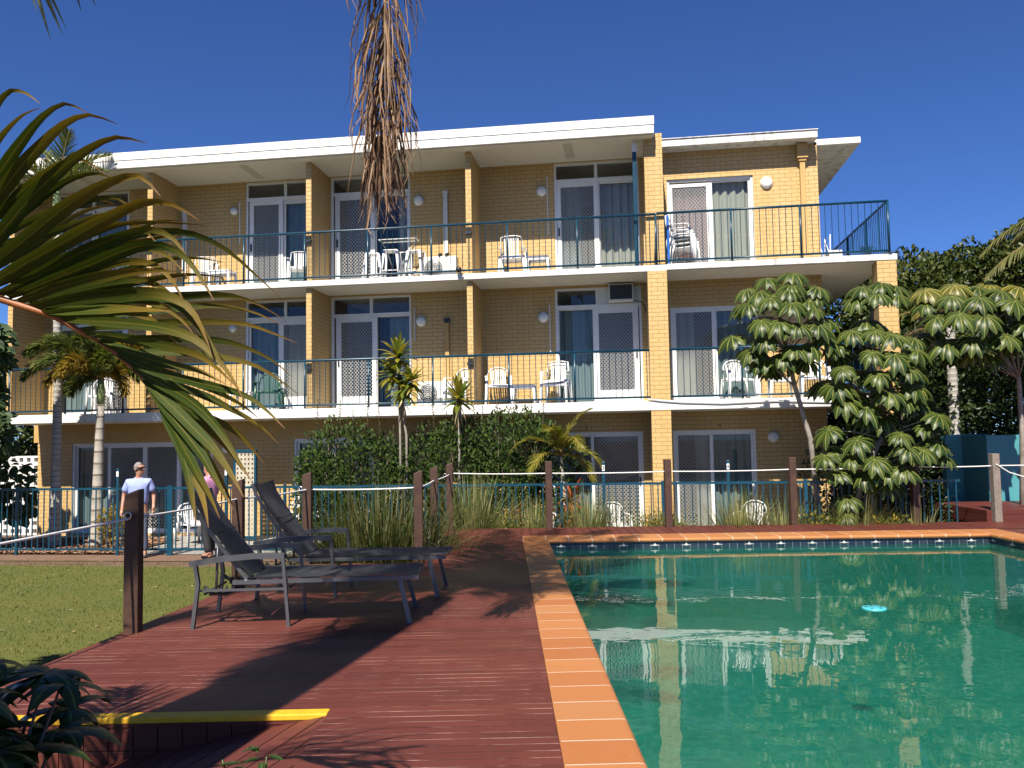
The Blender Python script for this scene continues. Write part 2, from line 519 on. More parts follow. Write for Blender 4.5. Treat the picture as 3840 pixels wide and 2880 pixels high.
M['cur_cream'] = curtainmat('cream_curtain', (.72, .70, .58))
M['cur_grey'] = curtainmat('grey_blue_curtain', (.36, .46, .47))
M['cur_pink'] = curtainmat('pink_curtain', (.55, .34, .32))
RACHIS=[[-2.116,2.32,2.613],[-2.009,2.337,2.585],[-1.938,2.349,2.562],[-1.854,2.362,2.532],[-1.798,2.371,2.515],[-1.752,2.379,2.493],[-1.696,2.39,2.458],[-1.635,2.4,2.424],[-1.584,2.41,2.385],[-1.534,2.42,2.337],[-1.493,2.429,2.293],[-1.456,2.437,2.24],[-1.42,2.446,2.182]]
LEAFLETS=[
(20,[-2.06,2.306,2.958,-2.001,2.271,2.99,-1.957,2.254,3.028,-1.917,2.237,3.06,-1.873,2.22,3.1,-1.835,2.203,3.128,-1.784,2.188,3.15,-1.724,2.177,3.131,-1.673,2.166,3.092]),
(20,[-2.097,2.308,2.842,-2.027,2.272,2.874,-1.975,2.254,2.91,-1.927,2.235,2.942,-1.874,2.216,2.981,-1.828,2.197,3.011,-1.776,2.179,3.041,-1.72,2.162,3.064,-1.658,2.147,3.072]),
(30,[-2.099,2.313,2.758,-1.999,2.27,2.803,-1.921,2.244,2.85,-1.849,2.216,2.901,-1.782,2.188,2.951,-1.712,2.161,3.0,-1.638,2.134,3.042,-1.554,2.111,3.063,-1.471,2.091,3.023]),
(35,[-2.1,2.317,2.7,-1.996,2.278,2.755,-1.913,2.256,2.813,-1.838,2.232,2.871,-1.762,2.209,2.93,-1.681,2.187,2.982,-1.596,2.166,3.028,-1.505,2.148,3.042,-1.407,2.134,3.001]),
(38,[-2.077,2.324,2.641,-1.97,2.295,2.689,-1.887,2.282,2.749,-1.812,2.267,2.815,-1.733,2.254,2.876,-1.65,2.241,2.93,-1.562,2.23,2.975,-1.467,2.221,3.0,-1.371,2.215,2.973]),
(41,[-2.053,2.329,2.616,-1.936,2.296,2.652,-1.841,2.279,2.697,-1.751,2.261,2.746,-1.664,2.243,2.794,-1.57,2.226,2.835,-1.473,2.211,2.866,-1.378,2.197,2.871,-1.305,2.184,2.803]),
(40,[-2.012,2.337,2.586,-1.893,2.303,2.621,-1.788,2.287,2.662,-1.684,2.271,2.702,-1.584,2.254,2.739,-1.485,2.238,2.774,-1.384,2.222,2.801,-1.284,2.209,2.787,-1.194,2.197,2.731]),
(35,[-1.938,2.347,2.582,-1.83,2.319,2.607,-1.739,2.307,2.638,-1.65,2.296,2.673,-1.56,2.285,2.701,-1.471,2.274,2.722,-1.38,2.264,2.732,-1.301,2.255,2.693,-1.249,2.246,2.62]),
(33,[-1.913,2.352,2.568,-1.787,2.315,2.59,-1.679,2.296,2.616,-1.575,2.276,2.641,-1.469,2.256,2.669,-1.368,2.236,2.679,-1.271,2.219,2.651,-1.199,2.201,2.579,-1.14,2.182,2.496]),
(33,[-1.881,2.357,2.554,-1.791,2.328,2.567,-1.718,2.316,2.582,-1.645,2.304,2.594,-1.574,2.292,2.602,-1.502,2.281,2.608,-1.428,2.27,2.611,-1.357,2.259,2.608,-1.291,2.248,2.598]),
(34,[-1.848,2.363,2.537,-1.735,2.332,2.542,-1.636,2.319,2.548,-1.534,2.307,2.551,-1.441,2.293,2.551,-1.35,2.28,2.541,-1.269,2.268,2.5,-1.217,2.253,2.434,-1.177,2.238,2.353]),
(33,[-1.807,2.37,2.516,-1.726,2.333,2.509,-1.658,2.314,2.505,-1.593,2.295,2.502,-1.529,2.275,2.499,-1.463,2.256,2.495,-1.402,2.236,2.491,-1.339,2.216,2.486,-1.277,2.196,2.481]),
(22,[-1.982,2.327,2.806,-1.988,2.372,2.828,-1.979,2.399,2.845,-1.971,2.426,2.861,-1.962,2.454,2.876,-1.952,2.481,2.889,-1.944,2.509,2.903,-1.934,2.536,2.92,-1.923,2.564,2.938]),
(22,[-2.001,2.33,2.707,-1.994,2.379,2.753,-1.963,2.411,2.792,-1.927,2.443,2.83,-1.889,2.477,2.864,-1.846,2.511,2.894,-1.807,2.545,2.918,-1.757,2.581,2.931,-1.721,2.617,2.916]),
(22,[-1.968,2.336,2.698,-1.968,2.386,2.745,-1.942,2.421,2.765,-1.903,2.458,2.786,-1.869,2.495,2.808,-1.829,2.531,2.837,-1.801,2.566,2.866,-1.763,2.603,2.891,-1.726,2.64,2.906]),
(24,[-1.986,2.337,2.64,-1.978,2.392,2.684,-1.955,2.431,2.718,-1.921,2.47,2.756,-1.89,2.509,2.801,-1.863,2.546,2.85,-1.834,2.585,2.894,-1.799,2.625,2.921,-1.754,2.667,2.939]),
(18,[-1.954,2.344,2.597,-1.915,2.39,2.661,-1.854,2.42,2.709,-1.783,2.452,2.751,-1.711,2.483,2.793,-1.636,2.516,2.827,-1.557,2.551,2.837,-1.476,2.586,2.838,-1.392,2.623,2.833]),
(22,[-1.855,2.36,2.571,-1.792,2.416,2.641,-1.71,2.454,2.706,-1.62,2.494,2.771,-1.525,2.537,2.801,-1.425,2.582,2.797,-1.334,2.629,2.752,-1.256,2.676,2.676,-1.179,2.724,2.594]),
(24,[-1.872,2.358,2.554,-1.838,2.414,2.587,-1.778,2.452,2.615,-1.71,2.492,2.644,-1.648,2.531,2.672,-1.581,2.571,2.705,-1.516,2.611,2.726,-1.445,2.652,2.732,-1.375,2.695,2.723]),
(24,[-1.84,2.364,2.541,-1.807,2.412,2.566,-1.744,2.444,2.587,-1.679,2.476,2.607,-1.608,2.509,2.627,-1.545,2.542,2.645,-1.478,2.574,2.66,-1.415,2.607,2.665,-1.348,2.642,2.659]),
(24,[-1.815,2.368,2.524,-1.762,2.414,2.544,-1.681,2.443,2.556,-1.595,2.474,2.564,-1.511,2.504,2.571,-1.421,2.536,2.579,-1.346,2.565,2.584,-1.263,2.596,2.577,-1.185,2.628,2.543]),
(24,[-1.962,2.343,2.598,-1.93,2.402,2.641,-1.881,2.444,2.68,-1.827,2.487,2.718,-1.773,2.529,2.755,-1.71,2.573,2.793,-1.653,2.616,2.829,-1.594,2.659,2.87,-1.526,2.706,2.879]),
(22,[-1.938,2.348,2.572,-1.895,2.396,2.618,-1.835,2.426,2.659,-1.769,2.458,2.697,-1.7,2.49,2.731,-1.628,2.523,2.76,-1.562,2.555,2.78,-1.488,2.589,2.802,-1.412,2.624,2.802]),
(34,[-1.845,2.363,2.544,-1.716,2.336,2.542,-1.605,2.327,2.544,-1.488,2.318,2.549,-1.383,2.308,2.545,-1.293,2.299,2.498,-1.226,2.288,2.42,-1.171,2.276,2.338,-1.11,2.265,2.259]),
(29,[-1.798,2.371,2.517,-1.715,2.327,2.51,-1.642,2.302,2.506,-1.574,2.276,2.501,-1.502,2.25,2.496,-1.436,2.224,2.491,-1.368,2.198,2.483,-1.306,2.172,2.475,-1.246,2.145,2.466]),
(22,[-1.798,2.371,2.522,-1.735,2.429,2.543,-1.656,2.469,2.561,-1.571,2.51,2.576,-1.49,2.551,2.588,-1.398,2.593,2.596,-1.314,2.635,2.596,-1.233,2.678,2.565,-1.157,2.723,2.512]),
(29,[-1.751,2.379,2.495,-1.634,2.349,2.481,-1.536,2.335,2.471,-1.436,2.322,2.458,-1.345,2.308,2.439,-1.259,2.295,2.406,-1.187,2.28,2.35,-1.129,2.265,2.286,-1.081,2.248,2.214]),
(22,[-1.751,2.379,2.497,-1.694,2.44,2.511,-1.623,2.483,2.522,-1.551,2.526,2.534,-1.474,2.57,2.547,-1.402,2.613,2.56,-1.331,2.656,2.56,-1.253,2.702,2.54,-1.18,2.749,2.501]),
(22,[-1.696,2.389,2.463,-1.633,2.437,2.474,-1.557,2.467,2.482,-1.476,2.497,2.49,-1.401,2.527,2.495,-1.317,2.558,2.495,-1.24,2.589,2.489,-1.164,2.621,2.461,-1.088,2.654,2.426]),
(29,[-1.686,2.391,2.453,-1.589,2.353,2.437,-1.507,2.333,2.423,-1.427,2.313,2.407,-1.346,2.294,2.389,-1.272,2.273,2.371,-1.208,2.251,2.346,-1.146,2.23,2.305,-1.091,2.208,2.26]),
(22,[-1.635,2.4,2.429,-1.584,2.453,2.436,-1.519,2.488,2.44,-1.448,2.524,2.441,-1.381,2.559,2.441,-1.315,2.595,2.435,-1.249,2.632,2.412,-1.187,2.669,2.376,-1.134,2.706,2.322]),
(27,[-1.64,2.399,2.429,-1.565,2.371,2.403,-1.505,2.36,2.381,-1.445,2.349,2.361,-1.387,2.337,2.344,-1.326,2.326,2.33,-1.266,2.315,2.318,-1.213,2.303,2.296,-1.16,2.291,2.271]),
(22,[-1.584,2.41,2.387,-1.537,2.468,2.393,-1.48,2.507,2.396,-1.418,2.547,2.394,-1.359,2.588,2.388,-1.294,2.629,2.375,-1.236,2.67,2.354,-1.184,2.712,2.314,-1.129,2.754,2.264]),
(25,[-1.584,2.41,2.385,-1.489,2.369,2.347,-1.403,2.346,2.316,-1.313,2.324,2.293,-1.228,2.301,2.273,-1.148,2.276,2.254,-1.071,2.252,2.229,-1.004,2.228,2.187,-0.943,2.203,2.138]),
(24,[-1.534,2.42,2.341,-1.497,2.47,2.317,-1.45,2.501,2.291,-1.399,2.533,2.269,-1.351,2.564,2.246,-1.301,2.596,2.213,-1.252,2.628,2.181,-1.208,2.659,2.142,-1.171,2.691,2.09]),
(30,[-1.538,2.419,2.344,-1.452,2.383,2.305,-1.381,2.364,2.27,-1.311,2.345,2.236,-1.247,2.326,2.194,-1.193,2.306,2.146,-1.146,2.285,2.095,-1.102,2.263,2.042,-1.057,2.242,1.993]),
(29,[-1.52,2.423,2.327,-1.496,2.474,2.287,-1.461,2.506,2.248,-1.419,2.539,2.213,-1.376,2.571,2.187,-1.327,2.604,2.163,-1.285,2.637,2.127,-1.254,2.669,2.076,-1.224,2.702,2.022]),
(32,[-1.502,2.427,2.303,-1.429,2.387,2.257,-1.37,2.365,2.214,-1.312,2.343,2.17,-1.257,2.32,2.129,-1.203,2.298,2.087,-1.155,2.274,2.042,-1.112,2.25,1.996,-1.073,2.226,1.949]),
(32,[-1.493,2.429,2.293,-1.43,2.388,2.241,-1.379,2.366,2.192,-1.326,2.344,2.146,-1.275,2.321,2.1,-1.228,2.298,2.053,-1.187,2.274,2.006,-1.146,2.25,1.96,-1.103,2.227,1.916]),
(25,[-1.474,2.433,2.269,-1.458,2.481,2.234,-1.431,2.511,2.192,-1.408,2.54,2.144,-1.388,2.569,2.095,-1.37,2.598,2.042,-1.353,2.627,1.99,-1.338,2.656,1.936,-1.33,2.684,1.878]),
(30,[-1.461,2.437,2.245,-1.408,2.392,2.196,-1.366,2.366,2.149,-1.326,2.34,2.103,-1.285,2.314,2.058,-1.246,2.288,2.015,-1.206,2.261,1.974,-1.169,2.235,1.933,-1.134,2.207,1.892]),
(30,[-1.456,2.437,2.24,-1.409,2.396,2.191,-1.373,2.372,2.145,-1.336,2.349,2.1,-1.305,2.325,2.053,-1.279,2.3,2.006,-1.256,2.275,1.96,-1.234,2.249,1.918,-1.212,2.224,1.874]),
(30,[-1.447,2.44,2.226,-1.396,2.398,2.179,-1.357,2.374,2.132,-1.32,2.351,2.086,-1.285,2.327,2.041,-1.254,2.302,1.995,-1.224,2.277,1.952,-1.199,2.252,1.909,-1.177,2.226,1.865]),
(22,[-1.434,2.443,2.202,-1.443,2.499,2.162,-1.44,2.537,2.121,-1.438,2.575,2.077,-1.436,2.612,2.033,-1.432,2.65,1.991,-1.429,2.688,1.945,-1.427,2.726,1.897,-1.425,2.764,1.845]),
(25,[-1.493,2.429,2.293,-1.477,2.48,2.264,-1.451,2.513,2.234,-1.422,2.546,2.205,-1.394,2.579,2.175,-1.369,2.612,2.135,-1.346,2.645,2.095,-1.326,2.678,2.051,-1.31,2.71,2.004]),
(24,[-1.552,2.416,2.361,-1.529,2.474,2.349,-1.493,2.513,2.335,-1.456,2.553,2.318,-1.418,2.593,2.3,-1.38,2.633,2.279,-1.341,2.673,2.253,-1.306,2.714,2.223,-1.276,2.754,2.186]),
]
# ------------------------------------------------------------------ the apartment building
YW = 18.15           # face of the recessed walls
YF = 16.95           # front edge of the balcony slabs
bld = empty('apartment_building', (-5.0, 18.0, 0.0), 'three storey yellow painted brick apartment block with white slab edges and flat white roof', 'building')


def wall_y(mb, x0, x1, z0, z1, y0, y1, ops, mat=0):
    xs = sorted(set([x0, x1] + [min(max(q, x0), x1) for o in ops for q in o[:2]]))
    for a, b in zip(xs[:-1], xs[1:]):
        if b - a < 1e-4: continue
        cuts = sorted((o[2], o[3]) for o in ops if o[0] <= a + 1e-5 and o[1] >= b - 1e-5)
        z = z0
        for c0, c1 in cuts:
            if c0 > z + 1e-4: mb.box(a, b, y0, y1, z, c0, mat)
            z = max(z, c1)
        if z1 > z + 1e-4: mb.box(a, b, y0, y1, z, z1, mat)


F0, F1, F2, SOF = .07, 2.80, 5.53, 8.17
S1B, S2B = 2.61, 5.41


def panel(kind, xa, xb, z0, z1, y, cur=None, fr=.055, handle=None, curx=None, bottom=None):
    """one sliding leaf: white frame, then glass, mesh and curtain behind it"""
    b = fr if bottom is None else bottom
    name = 'screen_door' if kind == 'screen' else 'sliding_window'
    mb = MB()
    y1 = y + .04
    mb.box(xa, xa + fr, y, y1, z0, z1)
    mb.box(xb - fr, xb, y, y1, z0, z1)
    mb.box(xa + fr, xb - fr, y + .001, y1, z1 - fr, z1)
    mb.box(xa + fr, xb - fr, y + .001, y1, z0, z0 + b)
    p = mb.build(name, M['frame'], bld)
    OFF[p.name] = OFF[bld.name]
    A, B, C0, C1 = xa + fr, xb - fr, z0 + b, z1 - fr
    if kind == 'screen':
        mm = MB()
        s = .074
        hw, t = .0041, .006
        yy = y + .018
        W_, H_ = B - A, C1 - C0
        sl = 1.12
        for sg in (1, -1):
            k = -int(H_ / (s * sl)) - 2
            while k * s < W_ + H_ / sl + s:
                # line x = A + k*s + sg*(z-C0)/sl
                pts = []
                xk = A + k * s
                if sg > 0: zA, zB = C0 + max(0, (A - xk) * sl), C0 + min(H_, (B - xk) * sl)
                else:
                    zA, zB = C0 + max(0, (xk - B) * sl), C0 + min(H_, (xk - A) * sl)
                k += 1
                if zB - zA < .01: continue
                xA, xB = xk + sg * (zA - C0) / sl, xk + sg * (zB - C0) / sl
                dx, dz = xB - xA, zB - zA
                L = math.hypot(dx, dz)
                nx, nz = -dz / L * hw, dx / L * hw
                y2 = yy + (0 if sg > 0 else .0065)
                mm.add([(xA - nx, y2, zA - nz), (xB - nx, y2, zB - nz), (xB + nx, y2, zB + nz), (xA + nx, y2, zA + nz),
                        (xA - nx, y2 + t, zA - nz), (xB - nx, y2 + t, zB - nz), (xB + nx, y2 + t, zB + nz), (xA + nx, y2 + t, zA + nz)],
                       [(0, 1, 2, 3), (7, 6, 5, 4), (0, 4, 5, 1), (3, 2, 6, 7)], [[(0, 0)] * 4] * 4)
        mm.build('security_mesh', M['mesh'], p)
    gl = MB()
    gy = y + .055
    gl.quad((A - .01, gy, C0), (B + .01, gy, C0), (B + .01, gy, C1), (A - .01, gy, C1))
    gl.build('glass_pane', M['glass'], p)
    if cur:
        ca, cb = curx if curx else (xa, xb)
        cm = MB()
        n = max(10, int((cb - ca) / .018))
        rows = [z0 + .02, (z0 + z1) / 2, z1 - .02]
        yc = y + .16
        vs, fs, us = [], [], []
        ph = rnd.random() * 6
        for i in range(n + 1):
            x = ca + (cb - ca) * i / n
            for j, z in enumerate(rows):
                w = .028 * math.sin(x * 34 + ph + .3 * math.sin(x * 9)) + .012 * math.sin(x * 71 + j)
                vs.append((x, yc + w, z))
        for i in range(n):
            for j in range(2):
                k = i * 3 + j
                fs.append((k, k + 3, k + 4, k + 1))
                us.append([(0, 0)] * 4)
        cm.add(vs, fs, us, 0, True)
        cm.build('curtain', M[cur], p)
    if handle is not None:
        h = MB()
        h.box(handle - .018, handle + .018, y - .022, y + .001, z0 + .95, z0 + 1.13)
        h.build('door_handle', M['dark'], p, bevel=.004)
    return p


def surround(x0, x1, z0, z1, y, mulls=(), zt=None, solid=None, w=.05, top_panes=True):
    mb = MB()
    y1 = y + .1
    mb.box(x0, x0 + w, y, y1, z0, z1)
    mb.box(x1 - w, x1, y, y1, z0, z1)
    mb.box(x0 + w, x1 - w, y + .001, y1, z1 - w, z1)
    mb.box(x0 + w, x1 - w, y + .001, y1, z0, z0 + .03)
    if zt:
        mb.box(x0 + w, x1 - w, y - .003, y1, zt, zt + .07)
        for m in mulls: mb.box(m - .035, m + .035, y + .002, y1, zt + .07, z1 - w)
    f = mb.build('window_frame', M['frame'], bld)
    OFF[f.name] = OFF[bld.name]
    if zt:
        es = [x0 + w] + list(mulls) + [x1 - w]
        for i, (a, b) in enumerate(zip(es[:-1], es[1:])):
            a2, b2 = a + (.035 if i else 0), b - (.035 if i < len(es) - 2 else 0)
            q = MB()
            if solid == i: q.box(a2, b2, y + .02, y + .06, zt + .07, z1 - w)
            else: q.quad((a2, y + .05, zt + .07), (b2, y + .05, zt + .07), (b2, y + .05, z1 - w), (a2, y + .05, z1 - w))
            if solid == i: q.build('infill_panel', M['frame'], f)
            else: q.build('glass_pane', M['glass'], f)
    return f


# openings by storey: x0, x1, z0, z1
OPS = {0: [(-13.02, -9.5, F0, 2.15), (-7.55, -5.7, F0, 2.17), (-1.75, .25, F0, 2.2), (.88, 2.58, F0, 2.2)],
       1: [(-13.5, -11.64, F1, 5.36), (-8.72, -6.86, F1, 5.36), (-6.66, -4.8, F1, 5.36), (-1.57, .29, F1, 5.34), (.9, 2.72, F1, 4.83)],
       2: [(-13.5, -11.64, F2, 8.13), (-8.72, -6.86, F2, 8.13), (-6.66, -4.8, F2, 8.13), (-1.54, .30, F2, 8.13)]}
XL, XR = -13.9, 4.03
w = MB()
wall_y(w, XL, XR, 0, S1B, YW, YW + .22, OPS[0])
wall_y(w, XL, XR, F1, S2B, YW, YW + .22, OPS[1])
wall_y(w, XL, .79, F2, SOF, YW, YW + .22, OPS[2])
wall_y(w, .79, XR, F2, 8.22, 18.08, 18.3, [(.9, 2.70, F2, 7.60)])
for z0, z1 in ((0, S1B), (F1, S2B), (F2, SOF)):          # side and rear walls
    w.box(XR - .22, XR, YW + .22, 23.0, z0, z1)
    w.box(XL, XL + .22, YW + .22, 23.0, z0, z1)
    w.box(XL + .22, XR - .22, 22.8, 23.0, z0, z1)
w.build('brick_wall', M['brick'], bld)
w = MB()
for z0, z1 in ((0, S1B), (F1, S2B), (F2, SOF)):
    w.box(XL + .23, XR - .23, 22.0, 22.1, z0, z1)
    for x in (-10.37, -6.77, -3.24, .6): w.box(x - .06, x + .06, YW + .23, 22.0, z0, z1)
w.build('room_wall', M['room'], bld)
w = MB()
for z in (F0, F1, F2): w.box(XL + .23, XR - .23, YW + .05, 21.99, z - .02, z + .004)
w.build('room_floor', M['carpet'], bld)
w = MB()
w.box(-14.0, -7.56, YW - .014, YW + .004, 2.19, S1B)
w.box(-7.56, -3.3, YW - .014, YW + .004, 2.21, S1B)
w.build('rendered_beam', M['render'], bld)

# fins between the balconies, the big brick pier and the corner pier
for x in (-13.88, -10.51, -6.825, -3.315):
    for z0, z1 in ((F1, S2B), (F2, SOF)):
        f = MB()
        f.box(x, x + .12, 17.07, YW, z0, z1)
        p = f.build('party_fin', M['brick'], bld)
f = MB()
f.box(.41, .795, 16.96, YW, 0, S1B)
f.box(.41, .795, 16.96, YW, F1, S2B)
f.box(.41, .775, 17.06, YW, F2, 8.15)
f.box(.625, .775, 17.06, YW, 8.15, 8.27)
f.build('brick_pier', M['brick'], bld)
f = MB()
f.box(4.81, 5.17, 16.96, 17.32, 0, S1B)
f.box(4.81, 5.17, 16.96, 17.32, F1, S2B)
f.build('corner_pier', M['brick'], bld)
f = MB()
f.box(XL, 5.19, YF, 23.05, S1B, F1)
f.build('balcony_slab', M['white'], bld, bevel=.006)
f = MB()
f.box(XL, .80, YF + .01, 23.05, S2B, F2)
f.build('balcony_slab', M['white'], bld, bevel=.006)
f = MB()
f.box(.80, 5.19, YF, 23.05, S2B + .012, F2 + .012)
f.build('balcony_slab', M['dirtywhite'], bld, bevel=.006)
# painted undersides
f = MB()
f.box(XL + .05, .79, YF + .06, YW, S2B - .012, S2B)
f.box(.81, 5.10, YF + .06, 22.9, S2B, S2B + .012)
f.box(XL + .05, 5.1, YF + .06, YW, S1B - .012, S1B)
f.build('slab_soffit', M['soffit'], bld)
# roof
f = MB()
f.box(XL - .05, .61, 16.74, 23.3, SOF, 8.34)
f.box(XL - .06, .62, 16.727, 23.31, 8.343, 8.52)
rf = f.build('roof', M['white'], bld, bevel=.004)
OFF[rf.name] = OFF[bld.name]
f = MB()
f.box(XL, .58, 16.80, YW, SOF - .02, SOF)
f.build('soffit', M['soffit'], rf)
for x in (-12.3, -8.35, -5.6, -1.25):
    f = MB()
    for k in range(17):
        f.box(x, x + .2, 17.0 + k * .055, 17.022 + k * .055, SOF - .028, SOF - .02)
    f.build('vent_grille', M['soffit'], rf)
f = MB()
f.box(.78, 3.97, 17.68, 23.0, 8.19, 8.345)
f.box(.78, 3.985, 17.655, 23.0, 8.345, 8.365)
f.box(3.97, 4.92, 18.08, 23.0, 8.15, 8.28)
f.build('roof', M['dirtywhite'], bld, bevel=.008)
# downpipe with rain head, steel post and its white bracket
f = MB()
f.box(3.655, 3.765, 17.985, 18.075, F2 + .02, 7.86)
f.box(3.60, 3.82, 17.93, 18.076, 7.86, 8.18)
f.box(3.63, 3.79, 17.96, 18.076, 7.80, 7.86)
f.build('downpipe', M['render'], bld, bevel=.01)
f = MB()
f.box(.17, .255, 17.1, 17.18, F2, 7.93)
f.build('steel_post', M['teal'], bld, bevel=.004)
f = MB()
f.box(.165, .26, 17.095, 17.19, 7.93, SOF - .02)
f.build('post_bracket', M['frame'], bld, bevel=.004)
# conduits, ducts
for (x, z0, z1, wd, k) in ((-3.98, 6.1, 7.6, .10, 'acwhite'), (-3.98, 3.2, 4.62, .09, 'render'), (-10.22, 6.0, 7.5, .1, 'acwhite')):
    f = MB()
    f.box(x - wd / 2, x + wd / 2, YW - .055, YW, z0, z1)
    f.box(x - wd / 2 - .012, x + wd / 2 + .012, YW - .062, YW, z1, z1 + .06)
    f.build('pipe_duct', M[k], bld, bevel=.006)
for x, z0, z1 in ((-1.69, 6.55, 7.85), (-1.69, 3.9, 5.0), (-4.72, 4.3, 5.05), (-8.86, 6.7, 7.7)):
    f = MB()
    f.box(x - .011, x + .011, YW - .022, YW, z0, z1)
    f.build('conduit', M['acwhite'], bld)
f = MB()
f.box(-4.04, -3.92, YW - .07, YW - .002, 4.69, 4.78)
f.build('pipe_box', M['dark'], bld)


def lamp(x, y, z, r=.115):
    f = MB()
    f.lathe([(0.001, -.085), (r * .55, -.08), (r * .88, -.06), (r, -.03), (r, 0)], (x, y, z), 20, axis='y')
    f.lathe([(r * .8, -.02), (r * 1.02, -.02), (r * 1.02, .0)], (x, y + .0, z), 20, axis='y')
    f.build('wall_lamp', M['lamp'], bld)


for x, z in ((-1.82, 7.53), (-4.6, 7.48), (-9.0, 7.48), (-1.83, 4.73), (-4.57, 4.74), (-9.02, 4.74), (2.94, 2.04), (-9.17, 1.97)):
    lamp(x, YW, z, .09 if x < -8 else .115)
lamp(2.975, 18.08, 7.41, .125)

# glazing ---------------------------------------------------------------
yf = YW + .02
# top floor
surround(-13.5, -11.64, F2, 8.13, yf, (-12.57,), 7.70)
panel('screen', -13.45, -12.55, F2 + .03, 7.70, yf + .01)
panel('glass', -12.55, -11.69, F2 + .03, 7.70, yf + .05, 'cur_grey')
surround(-8.72, -6.86, F2, 8.13, yf, (-7.76,), 7.70)
panel('screen', -8.64, -7.83, F2 + .03, 7.70, yf + .01, fr=.1, handle=-8.6)
panel('glass', -7.86, -6.9, F2 + .03, 7.70, yf + .05, 'cur_grey', fr=.09)
surround(-6.66, -4.8, F2, 8.13, yf, (), 7.70)
panel('screen', -6.57, -5.64, F2 + .03, 7.70, yf + .01, fr=.1, handle=-6.52)
panel('glass', -5.66, -4.84, F2 + .03, 7.70, yf + .05, 'cur_cream', curx=(-5.12, -4.86))
surround(-1.54, .30, F2, 8.13, yf, (-.62,), 7.70)
panel('screen', -1.5, -.58, F2 + .03, 7.70, yf + .01, 'cur_grey', fr=.1, handle=-1.45, curx=(-1.4, -.95))
panel('glass', -.60, .26, F2 + .03, 7.70, yf + .05, 'cur_cream')
surround(.9, 2.70, F2, 7.60, 18.12)
panel('screen', .94, 1.80, F2 + .03, 7.50, 18.125, 'cur_pink', fr=.07)
panel('glass', 1.80, 2.66, F2 + .03, 7.56, 18.16, 'cur_cream')
# middle floor
surround(-13.5, -11.64, F1, 5.36, yf, (-12.57,), 4.90)
panel('glass', -13.45, -12.55, F1 + .03, 4.90, yf + .05, 'cur_grey')
panel('screen', -12.57, -11.69, F1 + .03, 4.90, yf + .01, 'cur_cream', fr=.1, curx=(-12.5, -12.2))
surround(-8.72, -6.86, F1, 5.36, yf, (-7.76,), 4.90)
panel('glass', -8.67, -7.83, F1 + .03, 4.90, yf + .05, 'cur_grey')
panel('screen', -7.93, -6.9, F1 + .03, 4.90, yf + .01, 'cur_cream', fr=.12, curx=(-7.75, -7.3), bottom=.3)
surround(-6.66, -4.8, F1, 5.36, yf, (-5.73,), 4.90)
panel('screen', -6.56, -5.6, F1 + .03, 4.90, yf + .01, fr=.115, handle=-6.5, bottom=.27)
panel('glass', -5.62, -4.84, F1 + .03, 4.90, yf + .05, 'cur_grey', fr=.02, curx=(-5.36, -4.86))
surround(-1.57, .29, F1, 5.34, yf, (-.65,), 4.90, solid=1)
panel('glass', -1.52, -.72, F1 + .03, 4.90, yf + .05, 'cur_grey', fr=.03)
panel('screen', -.76, .22, F1 + .03, 4.90, yf + .01, fr=.125, handle=.17, bottom=.27)
surround(.9, 2.72, F1, 4.83, yf)
panel('screen', .94, 1.83, F1 + .03, 4.79, yf + .005, 'cur_cream', fr=.07, curx=(1.0, 1.4))
panel('glass', 1.81, 2.68, F1 + .03, 4.79, yf + .05, 'cur_grey')
# ground floor
surround(-13.02, -9.5, F0, 2.15, yf)
panel('glass', -12.97, -12.06, F0 + .03, 2.11, yf + .05, 'cur_grey')
panel('screen', -12.12, -11.17, F0 + .03, 2.11, yf + .005, fr=.07)
panel('screen', -11.21, -10.33, F0 + .03, 2.11, yf + .012, fr=.07)
panel('glass', -10.37, -9.55, F0 + .03, 2.11, yf + .05, 'cur_grey')
surround(-7.55, -5.7, F0, 2.17, yf)
panel('glass', -7.5, -6.6, F0 + .03, 2.13, yf + .05, 'cur_grey')
panel('screen', -6.65, -5.75, F0 + .03, 2.13, yf + .005, fr=.07)
surround(-1.75, .25, F0, 2.2, yf)
panel('glass', -1.7, -.8, F0 + .03, 2.16, yf + .05, 'cur_grey')
panel('screen', -.86, .2, F0 + .03, 2.16, yf + .005, fr=.06, handle=.17)
surround(.88, 2.58, F0, 2.2, yf)
panel('screen', .92, 1.70, F0 + .03, 2.16, yf + .005, 'cur_cream', fr=.06, curx=(1.35, 1.7))
panel('glass', 1.66, 2.54, F0 + .03, 2.16, yf + .05, 'cur_grey')


def text_mesh(name, body, size, mat, loc, parent=None, rz=0.0):
    c = bpy.data.curves.new(name, 'FONT')
    c.body = body
    c.size = size
    c.extrude = .002
    c.align_x = 'CENTER'
    c.align_y = 'CENTER'
    t = bpy.data.objects.new(name + '_tmp', c)
    col.objects.link(t)
    dg = bpy.context.evaluated_depsgraph_get()
    me = bpy.data.meshes.new_from_object(t.evaluated_get(dg))
    bpy.data.objects.remove(t)
    rot = Matrix.Rotation(rz, 4, 'Z') @ Matrix.Rotation(PI / 2, 4, 'X')
    me.transform(Matrix.Translation(V(loc) - (OFF[parent.name] if parent else V((0, 0, 0)))) @ rot)
    me.materials.clear()
    me.materials.append(mat)
    o = bpy.data.objects.new(name, me)
    col.objects.link(o)
    if parent is not None: o.parent = parent
    return o


text_mesh('door_number', '3', .13, M['black'], (-.95, YW - .004, 2.29), bld)
text_mesh('door_number', '4', .13, M['black'], (1.85, YW - .004, 2.29), bld)


